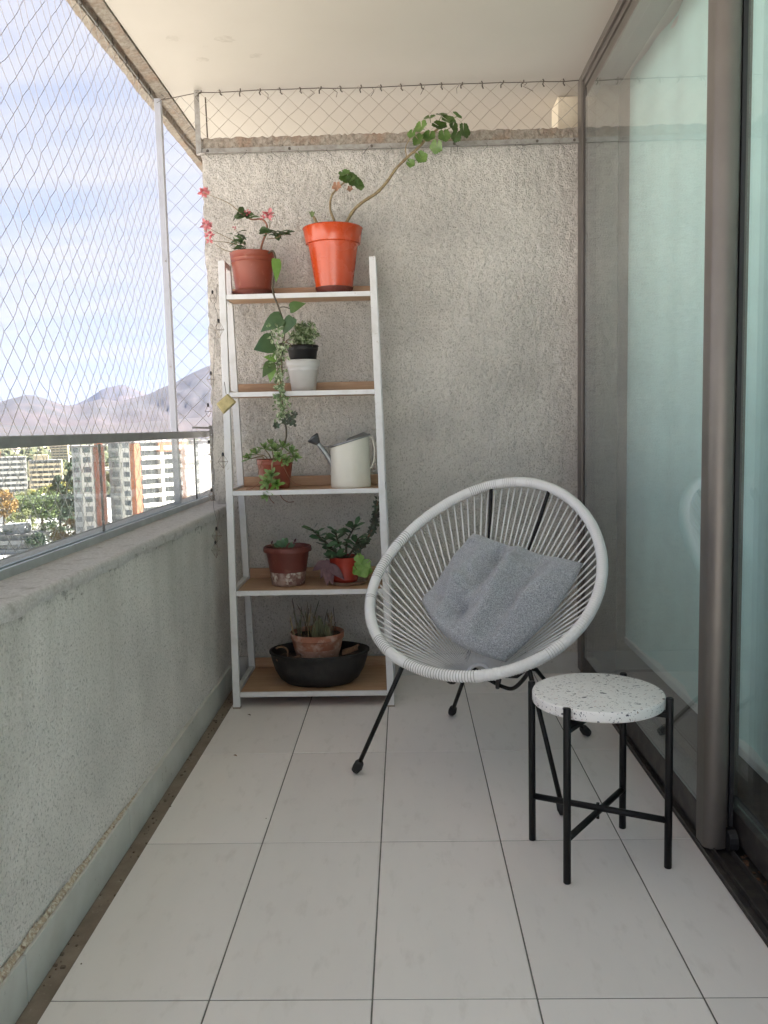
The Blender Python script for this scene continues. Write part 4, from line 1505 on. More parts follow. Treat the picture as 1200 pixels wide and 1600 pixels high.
pG = thing('cactus_pot', cG2, 'faded clay pot of thin spiky cacti standing inside the black basin', 'potted plant')
MB().lathe(cG2, [(.074, 0), (.077, .003), (.092, .058)], 40, cap1=False).build('crusted_foot', mat('faded_clay_bloom', (.44, .27, .215), .95, var=(14, 5, .4, .62, (.34, .175, .125)), var2=(30, 4, .55, .7, (.55, .43, .38))), pG, smooth=True)
o = MB().lathe(cG2, [(.0915, .057), (.100, .092), (.1035, .094), (.1045, .115), (.101, .116), (.098, .108), (.095, .09)], 40, cap0=False, cap1=False).build('pot', clay, pG, smooth=True)
smooth_angle(o, 45)
soil_disc(pG, cG2, .096, .100)
zg_ = cG2[2] + .10
for k in range(30):
    x = cG2[0] + rs.uniform(-.082, .075)
    yy = cG2[1] + rs.uniform(-.055, .05)
    h = rs.uniform(.05, .135) * (1.1 if x < cG2[0] else .8)
    lean = Vector((rs.gauss(0, .15) + (x - cG2[0]) * 1.0, rs.gauss(0, .12), 1)).normalized() * h
    c = curve([(x, yy, zg_ - .005), (x + lean.x * .4 + rs.gauss(0, .004), yy + lean.y * .4, zg_ + lean.z * .5), (x + lean.x, yy + lean.y, zg_ + lean.z)], 4)
    w = rs.choice((.0016, .002, .0028))
    MB().tube(c, [w] * (len(c) - 1) + [w * .4], 6).build('spine_stem', rs.choice((twig_m, cactus_m, stem_tan)), pG, smooth=True)
for k in range(10):
    x = cG2[0] + rs.uniform(-.01, .07)
    yy = cG2[1] + rs.uniform(-.05, .03)
    h = rs.uniform(.045, .085)
    cc = MB()
    m_ = 10
    for i in range(9):
        t = i / 8
        rad = (.012 * math.sin(math.pi * (t * .8 + .18)) + .0015)
        for j in range(m_ * 2):
            a = math.pi * j / m_
            q = rad * (1.0 if j % 2 else .78)
            cc.v.append((x + q * math.cos(a) + .012 * t * math.sin(k), yy + q * math.sin(a), zg_ - .004 + h * t))
    for i in range(8):
        for j in range(m_ * 2):
            cc.f.append((i * 20 + j, i * 20 + (j + 1) % 20, (i + 1) * 20 + (j + 1) % 20, (i + 1) * 20 + j))
    cc.f.append(tuple(8 * 20 + j for j in range(20)))
    cc.build('cactus', cactus_m, pG)
# curled bark and dry bits lying in the basin
bark_m = mat('dry_bark', (.22, .13, .075), .95, var=(40, 3, .4, .65, (.12, .07, .045)))


def bark(name, c, axis, r_, l, label, arc=4.6):
    mb = MB()
    ax = Vector(axis).normalized()
    a_ = ax.orthogonal().normalized()
    b_ = ax.cross(a_)
    for i in range(6):
        t = i / 5 - .5
        for j in range(14):
            an = arc * j / 13
            q = r_ * (1 + .08 * math.sin(3 * an + i))
            for rr_ in (q, q - .0035):
                p = Vector(c) + ax * l * t + (a_ * math.cos(an) + b_ * math.sin(an)) * rr_
                mb.v.append(tuple(p))
    W2 = 28
    for i in range(5):
        for j in range(13):
            a, b = i * W2 + 2 * j, i * W2 + 2 * j + 2
            mb.f.append((a, b, b + W2, a + W2))
            mb.f.append((a + 1, a + 1 + W2, b + 1 + W2, b + 1))
    for i in (0, 5):
        for j in range(13):
            a = i * W2 + 2 * j
            mb.f.append((a, a + 1, a + 3, a + 2))
    o = mb.build(name, bark_m, None, origin=c, smooth=True)
    smooth_angle(o, 50)
    return tag(o, label, 'bark')


bark('curled_bark', (-.487, 3.215, S5 + .122), (.15, -.9, .25), .030, .05, 'curled piece of dry bark at the left end of the black basin')
bark('curled_bark', (-.215, 3.250, S5 + .118), (.8, -.3, .35), .020, .07, 'flat dry bark strip at the right end of the black basin', 2.2)
bark('curled_bark', (-.428, 3.180, S5 + .110), (.9, -.2, .30), .012, .055, 'small dry bark sliver in the soil before the clay pot', 2.6)

# ---- string of wire cage lights hung along the shelf's left post
sl = thing('string_lights', (-.66, 3.10, 1.0), 'thin dark wire string with small diamond cages along the shelf left post', 'string lights')
wp = [(-.735, 3.50, 1.62), (-.735, 3.47, 1.55), (-.690, 3.22, 1.50), (-.668, 3.165, 1.45), (-.690, 3.20, 1.36), (-.715, 3.28, 1.27), (-.725, 3.30, 1.18), (-.700, 3.16, 1.12), (-.712, 3.20, 1.02), (-.705, 3.15, .93), (-.700, 3.14, .84), (-.705, 3.14, .76), (-.690, 3.12, .70), (-.692, 3.115, .62), (-.698, 3.12, .57)]
MB().tube(curve(wp, 6), .0008, 5).build('wire', MT['cord_dark'], sl, smooth=True)
cage_m = mat('cage_wire', (.30, .25, .20), .5, metal=.5)
for i, (x, y_, z, s_) in enumerate(((-.755, 3.50, 1.565, .020), (-.652, 3.105, 1.395, .026), (-.742, 3.35, 1.235, .020), (-.735, 3.25, 1.11, .020), (-.722, 3.18, .97, .022), (-.655, 3.10, .925, .022), (-.708, 3.13, .80, .018), (-.690, 3.105, .655, .022), (-.698, 3.115, .60, .024))):
    a = rs.uniform(0, 1.5)
    top, bot = Vector((x, y_, z + s_ * 1.3)), Vector((x, y_, z - s_ * 1.1))
    ring_ = [Vector((x + math.cos(a + k * 1.571) * s_ * .8, y_ + math.sin(a + k * 1.571) * s_ * .8, z)) for k in range(4)]
    cg = MB()
    for k in range(4):
        cg.tube([top, ring_[k], bot], .0008, 4)
        cg.tube([ring_[k], ring_[(k + 1) % 4]], .0008, 4)
    co = cg.build('cage', cage_m, sl)
    MB().lathe((x, y_, z + s_ * 1.25), [(.0035, -.008), (.0045, 0), (.0030, .006)], 8).build('socket', MT['rubber'], co)
orn = thing('diamond_ornament', (-.634, 3.095, 1.135), 'pale yellow diamond shaped ornament hanging on the shelf left post', 'ornament')
ob = MB()
cx0 = Vector((-.634, 3.085, 1.135))
hh = [Vector((-.030, 0, -.006)), Vector((.004, 0, .030)), Vector((.034, 0, .006)), Vector((-.004, 0, -.036))]
rr2 = Matrix.Rotation(.12, 3, 'Y')
fr = [cx0 + rr2 @ h_ + Vector((0, -.013, 0)) for h_ in hh]
bk = [cx0 + rr2 @ h_ + Vector((0, .013, 0)) for h_ in hh]
mid = [cx0 + (rr2 @ h_) * 1.14 for h_ in hh]
k = len(ob.v)
ob.v = [tuple(p) for p in fr + mid + bk]
ob.f = [(0, 1, 2, 3), (11, 10, 9, 8)] + [(i, 4 + i, 4 + (i + 1) % 4, (i + 1) % 4) for i in range(4)] + [(4 + i, 8 + i, 8 + (i + 1) % 4, 4 + (i + 1) % 4) for i in range(4)]
ob.build('block', mat('yellowed_paper', (.52, .44, .22), .8, var=(60, 4, .4, .65, (.40, .33, .16)), bump=(120, 3, .4, .002)), orn, bevel=.004)
MB().tube([(-.632, 3.088, 1.167), (-.640, 3.105, 1.21)], .0012, 5).build('hanger', MT['cord_dark'], orn)

# ---- string chair
CC = Vector((.2446, 2.6199, .5956))
PSI, TH, RA, RB_, EGG = .4614, .6753, .398, .3544, -.1195
cf = Vector((-math.sin(PSI), -math.cos(PSI), 0))
cl = Vector((math.cos(PSI), -math.sin(PSI), 0))
cax = -cf * math.cos(TH) + Vector((0, 0, 1)) * math.sin(TH)
cn_ = cl.cross(cax).normalized()
if cn_.z < 0:
    cn_ = -cn_


def ring_pt(t, sc_=1.0):
    return CC + cax * (RA * math.cos(t) * sc_) + cl * (RB_ * math.sin(t) * (1 + EGG * math.cos(t)) * sc_)


chair = thing('string_chair', (CC.x, CC.y, 0), 'white round string lounge chair on thin black steel legs', 'chair')
nr_ = 1500
rp_, rr_ = [], []
for i in range(nr_):
    t = 2 * math.pi * i / nr_
    rp_.append(ring_pt(t))
    w = (i % 5) / 5.0
    rr_.append(.0146 + (.0016 if i % 5 else 0) + .0012 * vnoise(np.array([i * .09]), np.array([.5]), 14)[0])
white_cord = mat('white_vinyl_cord', (.87, .87, .87), .38, var=(8, 4, .4, .7, (.82, .815, .805)), coat=.1)
rg = MB().tube(rp_, rr_, 12, closed=True).build('wrapped_rim', white_cord, chair, smooth=True)
rg.data.materials.append(mat('winding_groove_shade', (.46, .45, .44), .8))  # groove shade painted as a darker grey so the windings show
mi = []
for i in range(nr_):
    seam = (i % 5 == 0) and vnoise(np.array([i * .031]), np.array([2.5]), 15)[0] > .52
    mi += [1 if seam else 0] * 12
rg.data.polygons.foreach_set('material_index', mi)
HUB = Vector((.215, 2.602, .276))
HR = .032
NCORD = 84
for i in range(NCORD):
    t = 2 * math.pi * (i + .5) / NCORD + rs.uniform(-.006, .006)
    a = ring_pt(t) - cn_ * .012
    a = a + (HUB - a).normalized() * .012
    b = HUB + cax * (HR * math.cos(t)) + cl * (HR * math.sin(t))
    m_ = (a + b) / 2 + cn_ * rs.uniform(-.002, .002)
    MB().tube([a, m_, b], [.0028, .0026, .0014], 6).build('cord', white_cord, chair, smooth=True)
hubp = [HUB + cax * (HR * math.cos(2 * math.pi * k / 40)) + cl * (HR * math.sin(2 * math.pi * k / 40)) for k in range(40)]
MB().tube(hubp, .006, 8, closed=True).build('hub_ring', white_cord, chair, smooth=True)
# black ribs under the basket, from the back of the rim to its front
for t in (.37, -.30):
    a = ring_pt(t)
    b = ring_pt(math.pi - t * 1.25)
    m1_ = HUB + (a - HUB) * .45 - cn_ * .035
    m2_ = HUB + (b - HUB) * .10 + cl * (.05 if t > 0 else -.05) - cn_ * .035
    m3_ = HUB + (b - HUB) * .60 - cn_ * .03
    MB().tube(curve([a, a + (m1_ - a) * .5 - cn_ * .004, m1_, m2_, m3_, b], 8), .0062, 8).build('rib', MT['black_steel'], chair, smooth=True)
legs = (((-.163, 2.505), (-.011, 2.425, .363), None), ((.404, 2.205), (.325, 2.294, .389), None),
        ((.153, 3.012), (.197, 2.87, .200), (.205, 2.70, .262)), ((.590, 2.791), (.405, 2.68, .262), (.330, 2.58, .270)))
for (fx, fy), tp, inn in legs:
    foot = Vector((fx, fy, .010))
    tp = Vector(tp)
    c = [foot, foot + (tp - foot) * .5, tp]
    if inn is not None:
        c += [tp + (Vector(inn) - tp) * .5 + Vector((0, 0, .012)), Vector(inn)]
    lg = MB().tube(c, .0068, 10).build('leg', MT['black_steel'], chair, smooth=True)
    dd = (tp - foot).normalized()
    MB().tube([foot - dd * .010 + Vector((0, 0, .006)), foot + dd * .010, foot + dd * .028, foot + dd * .034], [.012, .0150, .0135, .009], 10).build('rubber_foot', MT['rubber'], lg, smooth=True)
MB().tube(curve([(.235, 2.56, .272), (.278, 2.505, .262), (.312, 2.49, .262), (.338, 2.40, .330), (.325, 2.296, .386)], 6), .0062, 8).build('cross_brace', MT['black_steel'], chair, smooth=True)
MB().tube(curve([(.205, 2.70, .262), (.27, 2.66, .250), (.330, 2.58, .270)], 5), .0062, 8).build('cross_brace', MT['black_steel'], chair, smooth=True)

# ---- cushion
TL, TR, BR, BL = (Vector(p) for p in ((.222, 2.825, .682), (.527, 2.545, .622), (.283, 2.448, .352), (.045, 2.690, .487)))
cu = MB()
NU = 64
nrm = (TR - BL).cross(TL - BR)
nrm.normalize()
if nrm.y > 0:
    nrm = -nrm
for sgn in (1, -1):
    for i in range(NU + 1):
        for j in range(NU + 1):
            u_, v_ = i / NU, j / NU
            # edges draw in between the corners
            eu = math.sin(math.pi * v_) * (.015 * (1 - u_) + .085 * u_)
            ev = math.sin(math.pi * u_) * (.030 * (1 - v_) + .150 * v_)
            uu, vv = u_ + eu, v_ + ev
            p = (TL * (1 - uu) + TR * uu) * (1 - vv) + (BL * (1 - uu) + BR * uu) * vv
            e = (math.sin(math.pi * u_) * math.sin(math.pi * v_)) ** .40
            p = p + nrm * (.030 * math.sin(math.pi * u_) * v_ * v_ + .016 * math.sin(math.pi * v_) * u_ * u_)
            h = .066 * e if sgn > 0 else .034 * e
            w = 0
            if sgn > 0:
                # long soft folds running from the upper right edge to the lower left
                gs = lambda c0, sl_, sg_: math.exp(-((u_ - c0 - sl_ * v_) / sg_) ** 2)
                up_ = math.exp(-((v_ - .35) / .55) ** 2)
                lo_ = math.exp(-((v_ - .70) / .40) ** 2)
                folds = (.046 * gs(.50, .18, .060) * up_ - .052 * gs(.35, .12, .065) * up_ + .030 * gs(.16, .15, .070) * lo_
                         - .040 * gs(.70, .06, .060) * up_ + .026 * gs(.86, -.04, .065) * up_
                         - .030 * math.exp(-((v_ - .83 + .20 * u_) / .055) ** 2) * math.exp(-((u_ - .30) / .25) ** 2))
                nz1 = float(fbm(np.array([u_ * 5.0]), np.array([v_ * 5.0]), 77)[0]) - .47
                w = (.80 * folds + .070 * nz1) * min(1, e * 1.2)
            cu.v.append(tuple(p + nrm * (h * sgn + w)))
    k = (0 if sgn > 0 else (NU + 1) ** 2)
    for i in range(NU):
        for j in range(NU):
            a = k + i * (NU + 1) + j
            q = (a, a + 1, a + NU + 2, a + NU + 1)
            cu.f.append(q if sgn > 0 else tuple(reversed(q)))
fab = mat('grey_melange_fabric', (.31, .335, .37), .95, var=(300, 3, .40, .60, (.62, .645, .685)), var2=(700, 2, .50, .68, (.17, .175, .19)), bump=(420, 2, .9, .004), sheen=.35)
cush = cu.build('cushion', fab, None, origin=tuple((TL + BR) / 2), smooth=True)
bmm = bmesh.new()
bmm.from_mesh(cush.data)
bmesh.ops.remove_doubles(bmm, verts=bmm.verts, dist=.0005)
bmesh.ops.recalc_face_normals(bmm, faces=bmm.faces)
bmm.to_mesh(cush.data)
bmm.free()
tag(cush, 'square grey melange cushion with soft folds lying in the string chair', 'cushion')

# ---- terrazzo side table
tcx, tcy = .448, 2.000
table = thing('side_table', (tcx, tcy, 0), 'small round terrazzo side table on four black steel legs', 'side table')
tm = bpy.data.materials.new('terrazzo')
tm.use_nodes = True
nt = tm.node_tree
b = nt.nodes['Principled BSDF']
b.inputs['Roughness'].default_value = .38
tcn = N(nt, 'ShaderNodeTexCoord')
warp = N(nt, 'ShaderNodeTexNoise', Scale=30.0, Detail=2.0)
L(nt, tcn.outputs['Object'], warp.inputs['Vector'])
wm_ = N(nt, 'ShaderNodeMix', data_type='RGBA', blend_type='LINEAR_LIGHT')
wm_.inputs[0].default_value = .02
L(nt, tcn.outputs['Object'], wm_.inputs[6])
L(nt, warp.outputs['Color'], wm_.inputs[7])
cur = None
colr = (.83, .82, .81, 1)
for scale_, size, cc, sd in ((72, .24, (.12, .12, .14, 1), 0), (105, .20, (.34, .27, .25, 1), 3.3), (150, .22, (.24, .25, .30, 1), 7.1), (48, .15, (.045, .05, .075, 1), 12.7), (70, .14, (.42, .24, .20, 1), 21.0)):
    mpn = N(nt, 'ShaderNodeMapping')
    mpn.inputs['Location'].default_value = (sd, sd * .7, sd * .3)
    mpn.inputs['Rotation'].default_value = (0, 0, sd)
    mpn.inputs['Scale'].default_value = (1.0, 1.9, 1.3)
    L(nt, wm_.outputs[2], mpn.inputs[0])
    vo = N(nt, 'ShaderNodeTexVoronoi', Scale=float(scale_))
    L(nt, mpn.outputs[0], vo.inputs['Vector'])
    # only some of the cells carry a chip, each of its own size
    sx_ = N(nt, 'ShaderNodeSeparateColor')
    L(nt, vo.outputs['Color'], sx_.inputs[0])
    th = N(nt, 'ShaderNodeMapRange')
    th.inputs[1].default_value = .45
    th.inputs[2].default_value = 1.0
    th.inputs[3].default_value = 0.0
    th.inputs[4].default_value = size * 1.5
    L(nt, sx_.outputs[0], th.inputs[0])
    lt = N(nt, 'ShaderNodeMath', operation='LESS_THAN')
    L(nt, vo.outputs['Distance'], lt.inputs[0])
    L(nt, th.outputs[0], lt.inputs[1])
    mx = N(nt, 'ShaderNodeMix', data_type='RGBA')
    L(nt, lt.outputs[0], mx.inputs[0])
    if cur is None:
        mx.inputs[6].default_value = colr
    else:
        L(nt, cur, mx.inputs[6])
    mx.inputs[7].default_value = cc
    cur = mx.outputs[2]
L(nt, cur, b.inputs['Base Color'])
top = MB().lathe((tcx, tcy, .378), [(.1485, 0), (.1525, .002), (.1535, .005), (.1535, .022), (.152, .0255), (.1485, .027)], 72).build('terrazzo_top', tm, table, smooth=True)
smooth_angle(top, 60)
lpos = [(.309, 2.072), (.354, 1.873), (.591, 1.935), (.540, 2.131)]
for i, (x, yy) in enumerate(lpos):
    d = Vector((x - tcx, yy - tcy, 0)).normalized() * .1635
    x, yy = tcx + d.x, tcy + d.y
    lpos[i] = (x, yy)
    ht = .408
    lg = MB().lathe((x, yy, 0), [(.0075, 0), (.0088, .0015), (.0088, ht - .002), (.0075, ht)], 18).build('leg', MT['black_steel'], table, smooth=True)
    smooth_angle(lg, 50)
for a, b_, z in ((0, 2, .115), (1, 3, .1165)):
    (xa, ya_), (xb, yb_) = lpos[a], lpos[b_]
    zz_ = z if a == 0 else z - .013
    MB().tube([(xa, ya_, zz_), (xb, yb_, zz_)], .0078, 14).build('cross_bar', MT['black_steel'], table, smooth=True)
    MB().bar((xa, ya_, .3665 if a == 0 else .3560), (xb, yb_, .3665 if a == 0 else .3560), .014, .0100).build('top_bar', MT['black_steel'], table)
MB().tube([((lpos[0][0] + lpos[2][0]) / 2, (lpos[0][1] + lpos[2][1]) / 2, .088), ((lpos[0][0] + lpos[2][0]) / 2, (lpos[0][1] + lpos[2][1]) / 2, .127)], .004, 8).build('cross_bolt', MT['black_steel'], table)
for (x, yy) in lpos:
    d = Vector((tcx - x, tcy - yy, 0)).normalized()
    MB().bar((x, yy, .3695), (x + d.x * .06, yy + d.y * .06, .3695), .012, .012).build('support_arm', MT['black_steel'], table)

# ---- small litter on the floor by the shelf foot
for i, (x, yy) in enumerate(((-.590, 3.045), (-.565, 2.655))):
    dl = MB().leaf((x, yy, .0025), (.7, -.5, .05), (0, 0, 1), .016, .009, 'ovate', .1, .4, 4).build('dry_leaf', twig_m if i == 0 else leaf_dry, None, origin=(x, yy, 0), smooth=True)
    tag(dl, ('tiny dark dry leaf on the floor before the shelf foot', 'tiny brown leaf on the tile joint near the gutter')[i], 'leaf')

# ================================================================== THE CITY BELOW
ZG = -36.0
gm = mat('valley_ground', (.45, .435, .425), .95, var=(.012, 6, .50, .62, (.10, .105, .055)), var2=(.05, 4, .5, .66, (.33, .31, .285)), coord='World')
gd = MB()
ring_r = [0, 150, 400, 900, 2000, 5000, 13000]
gn = 48
gd.v.append((0, 0, ZG))
for r_ in ring_r[1:]:
    for j in range(gn):
        a = 2 * math.pi * j / gn
        gd.v.append((r_ * math.cos(a), r_ * math.sin(a), ZG))
for j in range(gn):
    gd.f.append((0, 1 + j, 1 + (j + 1) % gn))
for i in range(len(ring_r) - 2):
    for j in range(gn):
        a, b = 1 + i * gn + j, 1 + i * gn + (j + 1) % gn
        gd.f.append((a, a + gn, b + gn, b))
gnd = gd.build('ground', gm)
gnd['kind'] = 'structure'


def az_pt(px_ratio, dist, z=ZG):
    return Vector((px_ratio * dist, dist, z))


# street and parking at the foot of the towers
rd = MB()
rd.add([(-190, 215, ZG + .05), (-60, 205, ZG + .05), (-60, 222, ZG + .05), (-190, 236, ZG + .05)], [(0, 1, 2, 3)])
rd.add([(-168, 236.5, ZG + .05), (-150, 235, ZG + .05), (-178, 420, ZG + .05), (-196, 420, ZG + .05)], [(0, 1, 2, 3)])
rdo = rd.build('road', mat('asphalt', (.075, .075, .08), .9, coord='World', var=(.2, 4, .4, .7, (.11, .11, .115))))
rdo['kind'] = 'structure'

# ---- mountains
rockm = mat('dry_mountain', (.026, .018, .019), .95, var=(.0012, 7, .40, .66, (.011, .013, .015)), var2=(.004, 6, .5, .75, (.038, .026, .025)), coord='World')


def mountain(name, r0, rc, r1, profile, seed, spur):
    na, nr = 420, 60
    az = np.radians(np.linspace(-80, 40, na))
    rr_ = np.concatenate([np.linspace(r0, rc, 42), np.linspace(rc, r1, 19)[1:]])
    pa = np.radians([p[0] for p in profile])
    pe = np.array([p[1] for p in profile])
    H = np.interp(az, pa, pe) * rc
    A, RR = np.meshgrid(az, rr_, indexing='ij')
    t = np.where(RR <= rc, (RR - r0) / (rc - r0), 1 - .8 * (RR - rc) / (r1 - rc))
    s = np.clip(t, 0, 1)
    s = s ** 1.25
    u = A * 26
    v = RR / 700.0
    rid = 1 - np.abs(2 * fbm(u + .8 * fbm(u * .4, v, seed + 50), v * .5, seed, 5) / .97 - 1)
    z = ZG - 4 + (H[:, None] + 40) * s + spur * (rid - .62) * np.clip(4 * s * (1 - s), 0, 1) * (H[:, None] * .9)
    z += (fbm(A * 160, RR / 160.0, seed + 9, 3) - .5) * H[:, None] * .035
    X = np.sin(A) * RR
    Y = np.cos(A) * RR
    nrr = RR.shape[1]
    mb = MB()
    mb.v = list(zip(X.ravel().tolist(), Y.ravel().tolist(), z.ravel().tolist()))
    mb.f = [(i * nrr + j, (i + 1) * nrr + j, (i + 1) * nrr + j + 1, i * nrr + j + 1) for i in range(na - 1) for j in range(nrr - 1)]
    o = mb.build(name, rockm, smooth=True)
    o['kind'] = 'structure'
    return o


mountain('mountain', 6500, 10500, 12300, [(-80, .05), (-60, .045), (-45, .05), (-34, .04), (-28, .036), (-24, .026), (-21.5, .026), (-20, .038), (-19.2, .0475), (-18, .0525), (-17.1, .046), (-16.3, .038), (-14, .034), (-8, .045), (10, .05), (40, .05)], 71, .30)
mountain('mountain', 3600, 6200, 7800, [(-80, .045), (-55, .05), (-40, .042), (-30, .030), (-26.5, .028), (-25.15, .0345), (-23.7, .0420), (-22.8, .0390), (-21.5, .0300), (-20.6, .0305), (-19.4, .0365), (-18.2, .034), (-16.5, .0405), (-15.7, .0475), (-14.7, .0545), (-13.7, .0640), (-12.6, .0725), (-10, .084), (-4, .088), (10, .08), (40, .06)], 83, .30)
mountain('hill', 2300, 3300, 4300, [(-80, .012), (-40, .010), (-27, .012), (-24, .009), (-21, .007), (-18, .009), (-14, .014), (-10, .016), (10, .012), (40, .012)], 97, .5)

# ---- buildings
bwhite = mat('white_render', (.62, .60, .56), .85, coord='World', var=(.4, 4, .4, .75, (.54, .52, .48)))
bcream = mat('cream_render', (.70, .60, .43), .85, coord='World', var=(.4, 4, .4, .75, (.62, .53, .38)))
bgrey = mat('grey_render', (.40, .41, .41), .85, coord='World', var=(.4, 4, .4, .75, (.33, .34, .34)))
bbrick = mat('orange_brick', (.38, .155, .085), .9, coord='World', var=(1.2, 4, .35, .7, (.31, .12, .07)))
bbrown = mat('brown_brick', (.30, .135, .095), .9, coord='World', var=(1.0, 4, .35, .7, (.24, .10, .07)))
bwin = mat('window_glass', (.06, .075, .09), .15, spec=.8, coord='World', var=(.6, 2, .4, .7, (.16, .18, .19)))
broof = mat('flat_roof', (.30, .29, .28), .95, coord='World', var=(.3, 4, .4, .7, (.22, .21, .21)))


def shared_parts():
    cache = {}

    def put(root, name, m, key, size, loc):
        """a box piece of the given size; alike pieces share their mesh"""
        k = (name, key, m.name)
        if k not in cache:
            a, b, c = size
            cache[k] = MB().box(-a / 2, a / 2, -b / 2, b / 2, -c / 2, c / 2).build(name, m, root, origin=(0, 0, 0))
            o = cache[k]
        else:
            o = inst(cache[k], name, root)
        o.location = loc
        return o
    return put


put = shared_parts()


def part_box(root, name, m, x0, x1, y0, y1, z0, z1):
    return MB().box(x0, x1, y0, y1, z0, z1).build(name, m, root, origin=(0, 0, 0))


# big tower with the sunlit balconied face: local x runs along the lit face, local y along the shaded one
TB = thing('apartment_tower', (-77.5, 246, ZG), 'orange and white apartment tower with sunlit white balcony bands behind the railing glass', 'building', rz=math.atan2(.85, .5))
HT = 34.3
part_box(TB, 'wall', bgrey, .4, 20.6, .9, 11.4, 0, HT - .6)
part_box(TB, 'roof', broof, -.2, 21.2, -.2, 11.6, HT - .59, HT)
part_box(TB, 'brick_pier', bbrick, -.3, 1.9, -.35, 1.6, 0, HT - .7)
part_box(TB, 'brick_pier', bbrick, 18.4, 21.0, -.35, 2.0, 0, HT - .7)
part_box(TB, 'brick_crown', bbrick, 9.2, 18.39, -.3, .89, HT - 3.4, HT - .71)
part_box(TB, 'white_fin', bwhite, 9.6, 10.9, -.5, .89, 0, HT - 3.5)
nfl = 12
for k in range(nfl):
    z = .9 + k * 2.78
    if z + 2 > HT - .8:
        break
    for x0, x1 in ((2.4, 9.5), (11.0, 18.3)):
        put(TB, 'balcony', bwhite, round(x1 - x0, 2), (x1 - x0, 1.3, 1.15), ((x0 + x1) / 2, .24, z + .6))
        for i in range(3):
            w = (x1 - x0) / 3
            put(TB, 'window', bwin, 'bay', (w - .35, .12, 1.45), (x0 + w * (i + .5), .85, z + 1.95))
# shaded face
part_box(TB, 'white_strip', bwhite, .05, .39, 1.7, 5.6, 0, HT - .7)
part_box(TB, 'white_edge', bwhite, -.15, .39, 5.61, 6.2, 0, HT - .7)
for k in range(nfl):
    z = .9 + k * 2.78
    if z + 2 > HT - .8:
        break
    put(TB, 'window', bwin, 'side', (.10, 2.5, 1.5), (.02, 3.6, z + 1.6))
    put(TB, 'window', bwin, 'sidegrey', (.10, 2.6, 1.4), (.37, 8.6, z + 1.6))
    put(TB, 'sill_band', bwhite, 'sideband', (.22, 4.8, .5), (.33, 8.8, z + .45))

TA = thing('apartment_tower', (-82.6, 236, ZG), 'narrow shaded tower of brown brick beside one white window column', 'building', rz=math.atan2(.94, -.33))
part_box(TA, 'wall', bgrey, .3, 12, 0, 8.6, 0, 33.0)
part_box(TA, 'roof', broof, .2, 12.2, -.2, 8.8, 33.01, 33.5)
part_box(TA, 'brick_pier', bbrown, .0, .299, .2, 2.9, 0, 33.0)
part_box(TA, 'brick_cap', bbrick, .05, .6, .4, 2.6, 33.51, 34.4)
part_box(TA, 'white_strip', bwhite, .1, .298, 3.2, 6.3, 0, 33.0)
for k in range(12):
    z = .9 + k * 2.72
    if z + 2 > 32.9:
        break
    put(TA, 'window', bwin, 'col', (.10, 1.9, 1.5), (.07, 4.75, z + 1.5))
    put(TA, 'window', bwin, 'grey', (.10, 1.4, 1.3), (.27, 7.5, z + 1.5))

# third block, seen past the corner post
TC = thing('apartment_tower', (-64.5, 262, ZG), 'grey apartment block with white storey bands behind the corner post', 'building', rz=math.atan2(.3, .95))
part_box(TC, 'wall', bgrey, 0, 24, .3, 14, 0, 33.4)
part_box(TC, 'roof', broof, -.2, 24.2, .1, 14.2, 33.41, 33.9)
for k in range(12):
    z = .8 + k * 2.72
    put(TC, 'storey_band', bwhite, 'b', (23.8, .6, 1.0), (12, .05, z + .5))
    for i in range(7):
        put(TC, 'window', bwin, 'w', (2.2, .12, 1.4), (2.0 + i * 3.35, .27, z + 1.75))


def lowrise(name, loc, rz, w, d, floors, fh, m, label, red=False, cols=7):
    t = thing(name, (loc[0], loc[1], ZG), label, 'building', rz=rz)
    h = floors * fh
    part_box(t, 'wall', bgrey, .3, w - .3, .8, d, 0, h)
    part_box(t, 'roof', broof, -.2, w + .2, -.2, d + .2, h + .01, h + .4)
    part_box(t, 'end_wall', m, -.2, .299, -.1, d + .01, 0, h)
    part_box(t, 'end_wall', m, w - .299, w + .2, -.1, d + .01, 0, h)
    part_box(t, 'penthouse', bbrick if red else m, w * .15, w * .6, d * .2, d * .8, h + .41, h + 3.2)
    for k in range(floors):
        z = k * fh
        put(t, 'balcony_band', m, (name, round(w, 1), k * 0), (w - .6, 1.1, fh * .46), (w / 2, .24, z + fh * .25))
        for i in range(cols):
            ww = (w - 2) / cols
            put(t, 'window', bwin, (name, round(ww, 2)), (ww * .72, .12, fh * .48), (1 + ww * (i + .5), .77, z + fh * .74))
    return t


lowrise('white_apartment_block', (-226, 436), math.atan2(.42, .9), 30, 13, 9, 2.75, bwhite, 'long white apartment block with red roof boxes at the far left', red=True, cols=8)
lowrise('cream_apartment_block', (-207, 470), math.atan2(.35, .93), 17, 12, 8, 2.75, bcream, 'sunlit cream apartment block right of the long white block', cols=5)
lowrise('tan_tower', (-374, 905), math.atan2(.3, .95), 17, 15, 11, 2.9, bcream, 'lone tan tower standing far off before the mountains', cols=4)
lowrise('white_hall', (-196, 520), math.atan2(.2, .97), 44, 20, 3, 3.6, bwhite, 'low wide white hall behind the trees in front of the hills', cols=10)
lowrise('white_shed', (-166, 372), math.atan2(.15, .98), 30, 16, 2, 3.4, bwhite, 'flat white shed between the trees below the long white block', cols=7)
lowrise('grey_roofed_house', (-128, 262), math.atan2(.1, .99), 15, 11, 2, 2.8, bgrey, 'grey flat roofed house near the road at the lower left', cols=4)
lowrise('pale_house', (-102, 300), math.atan2(.25, .96), 14, 10, 2, 2.8, bcream, 'small cream house half hidden behind the dark conifer', cols=4)

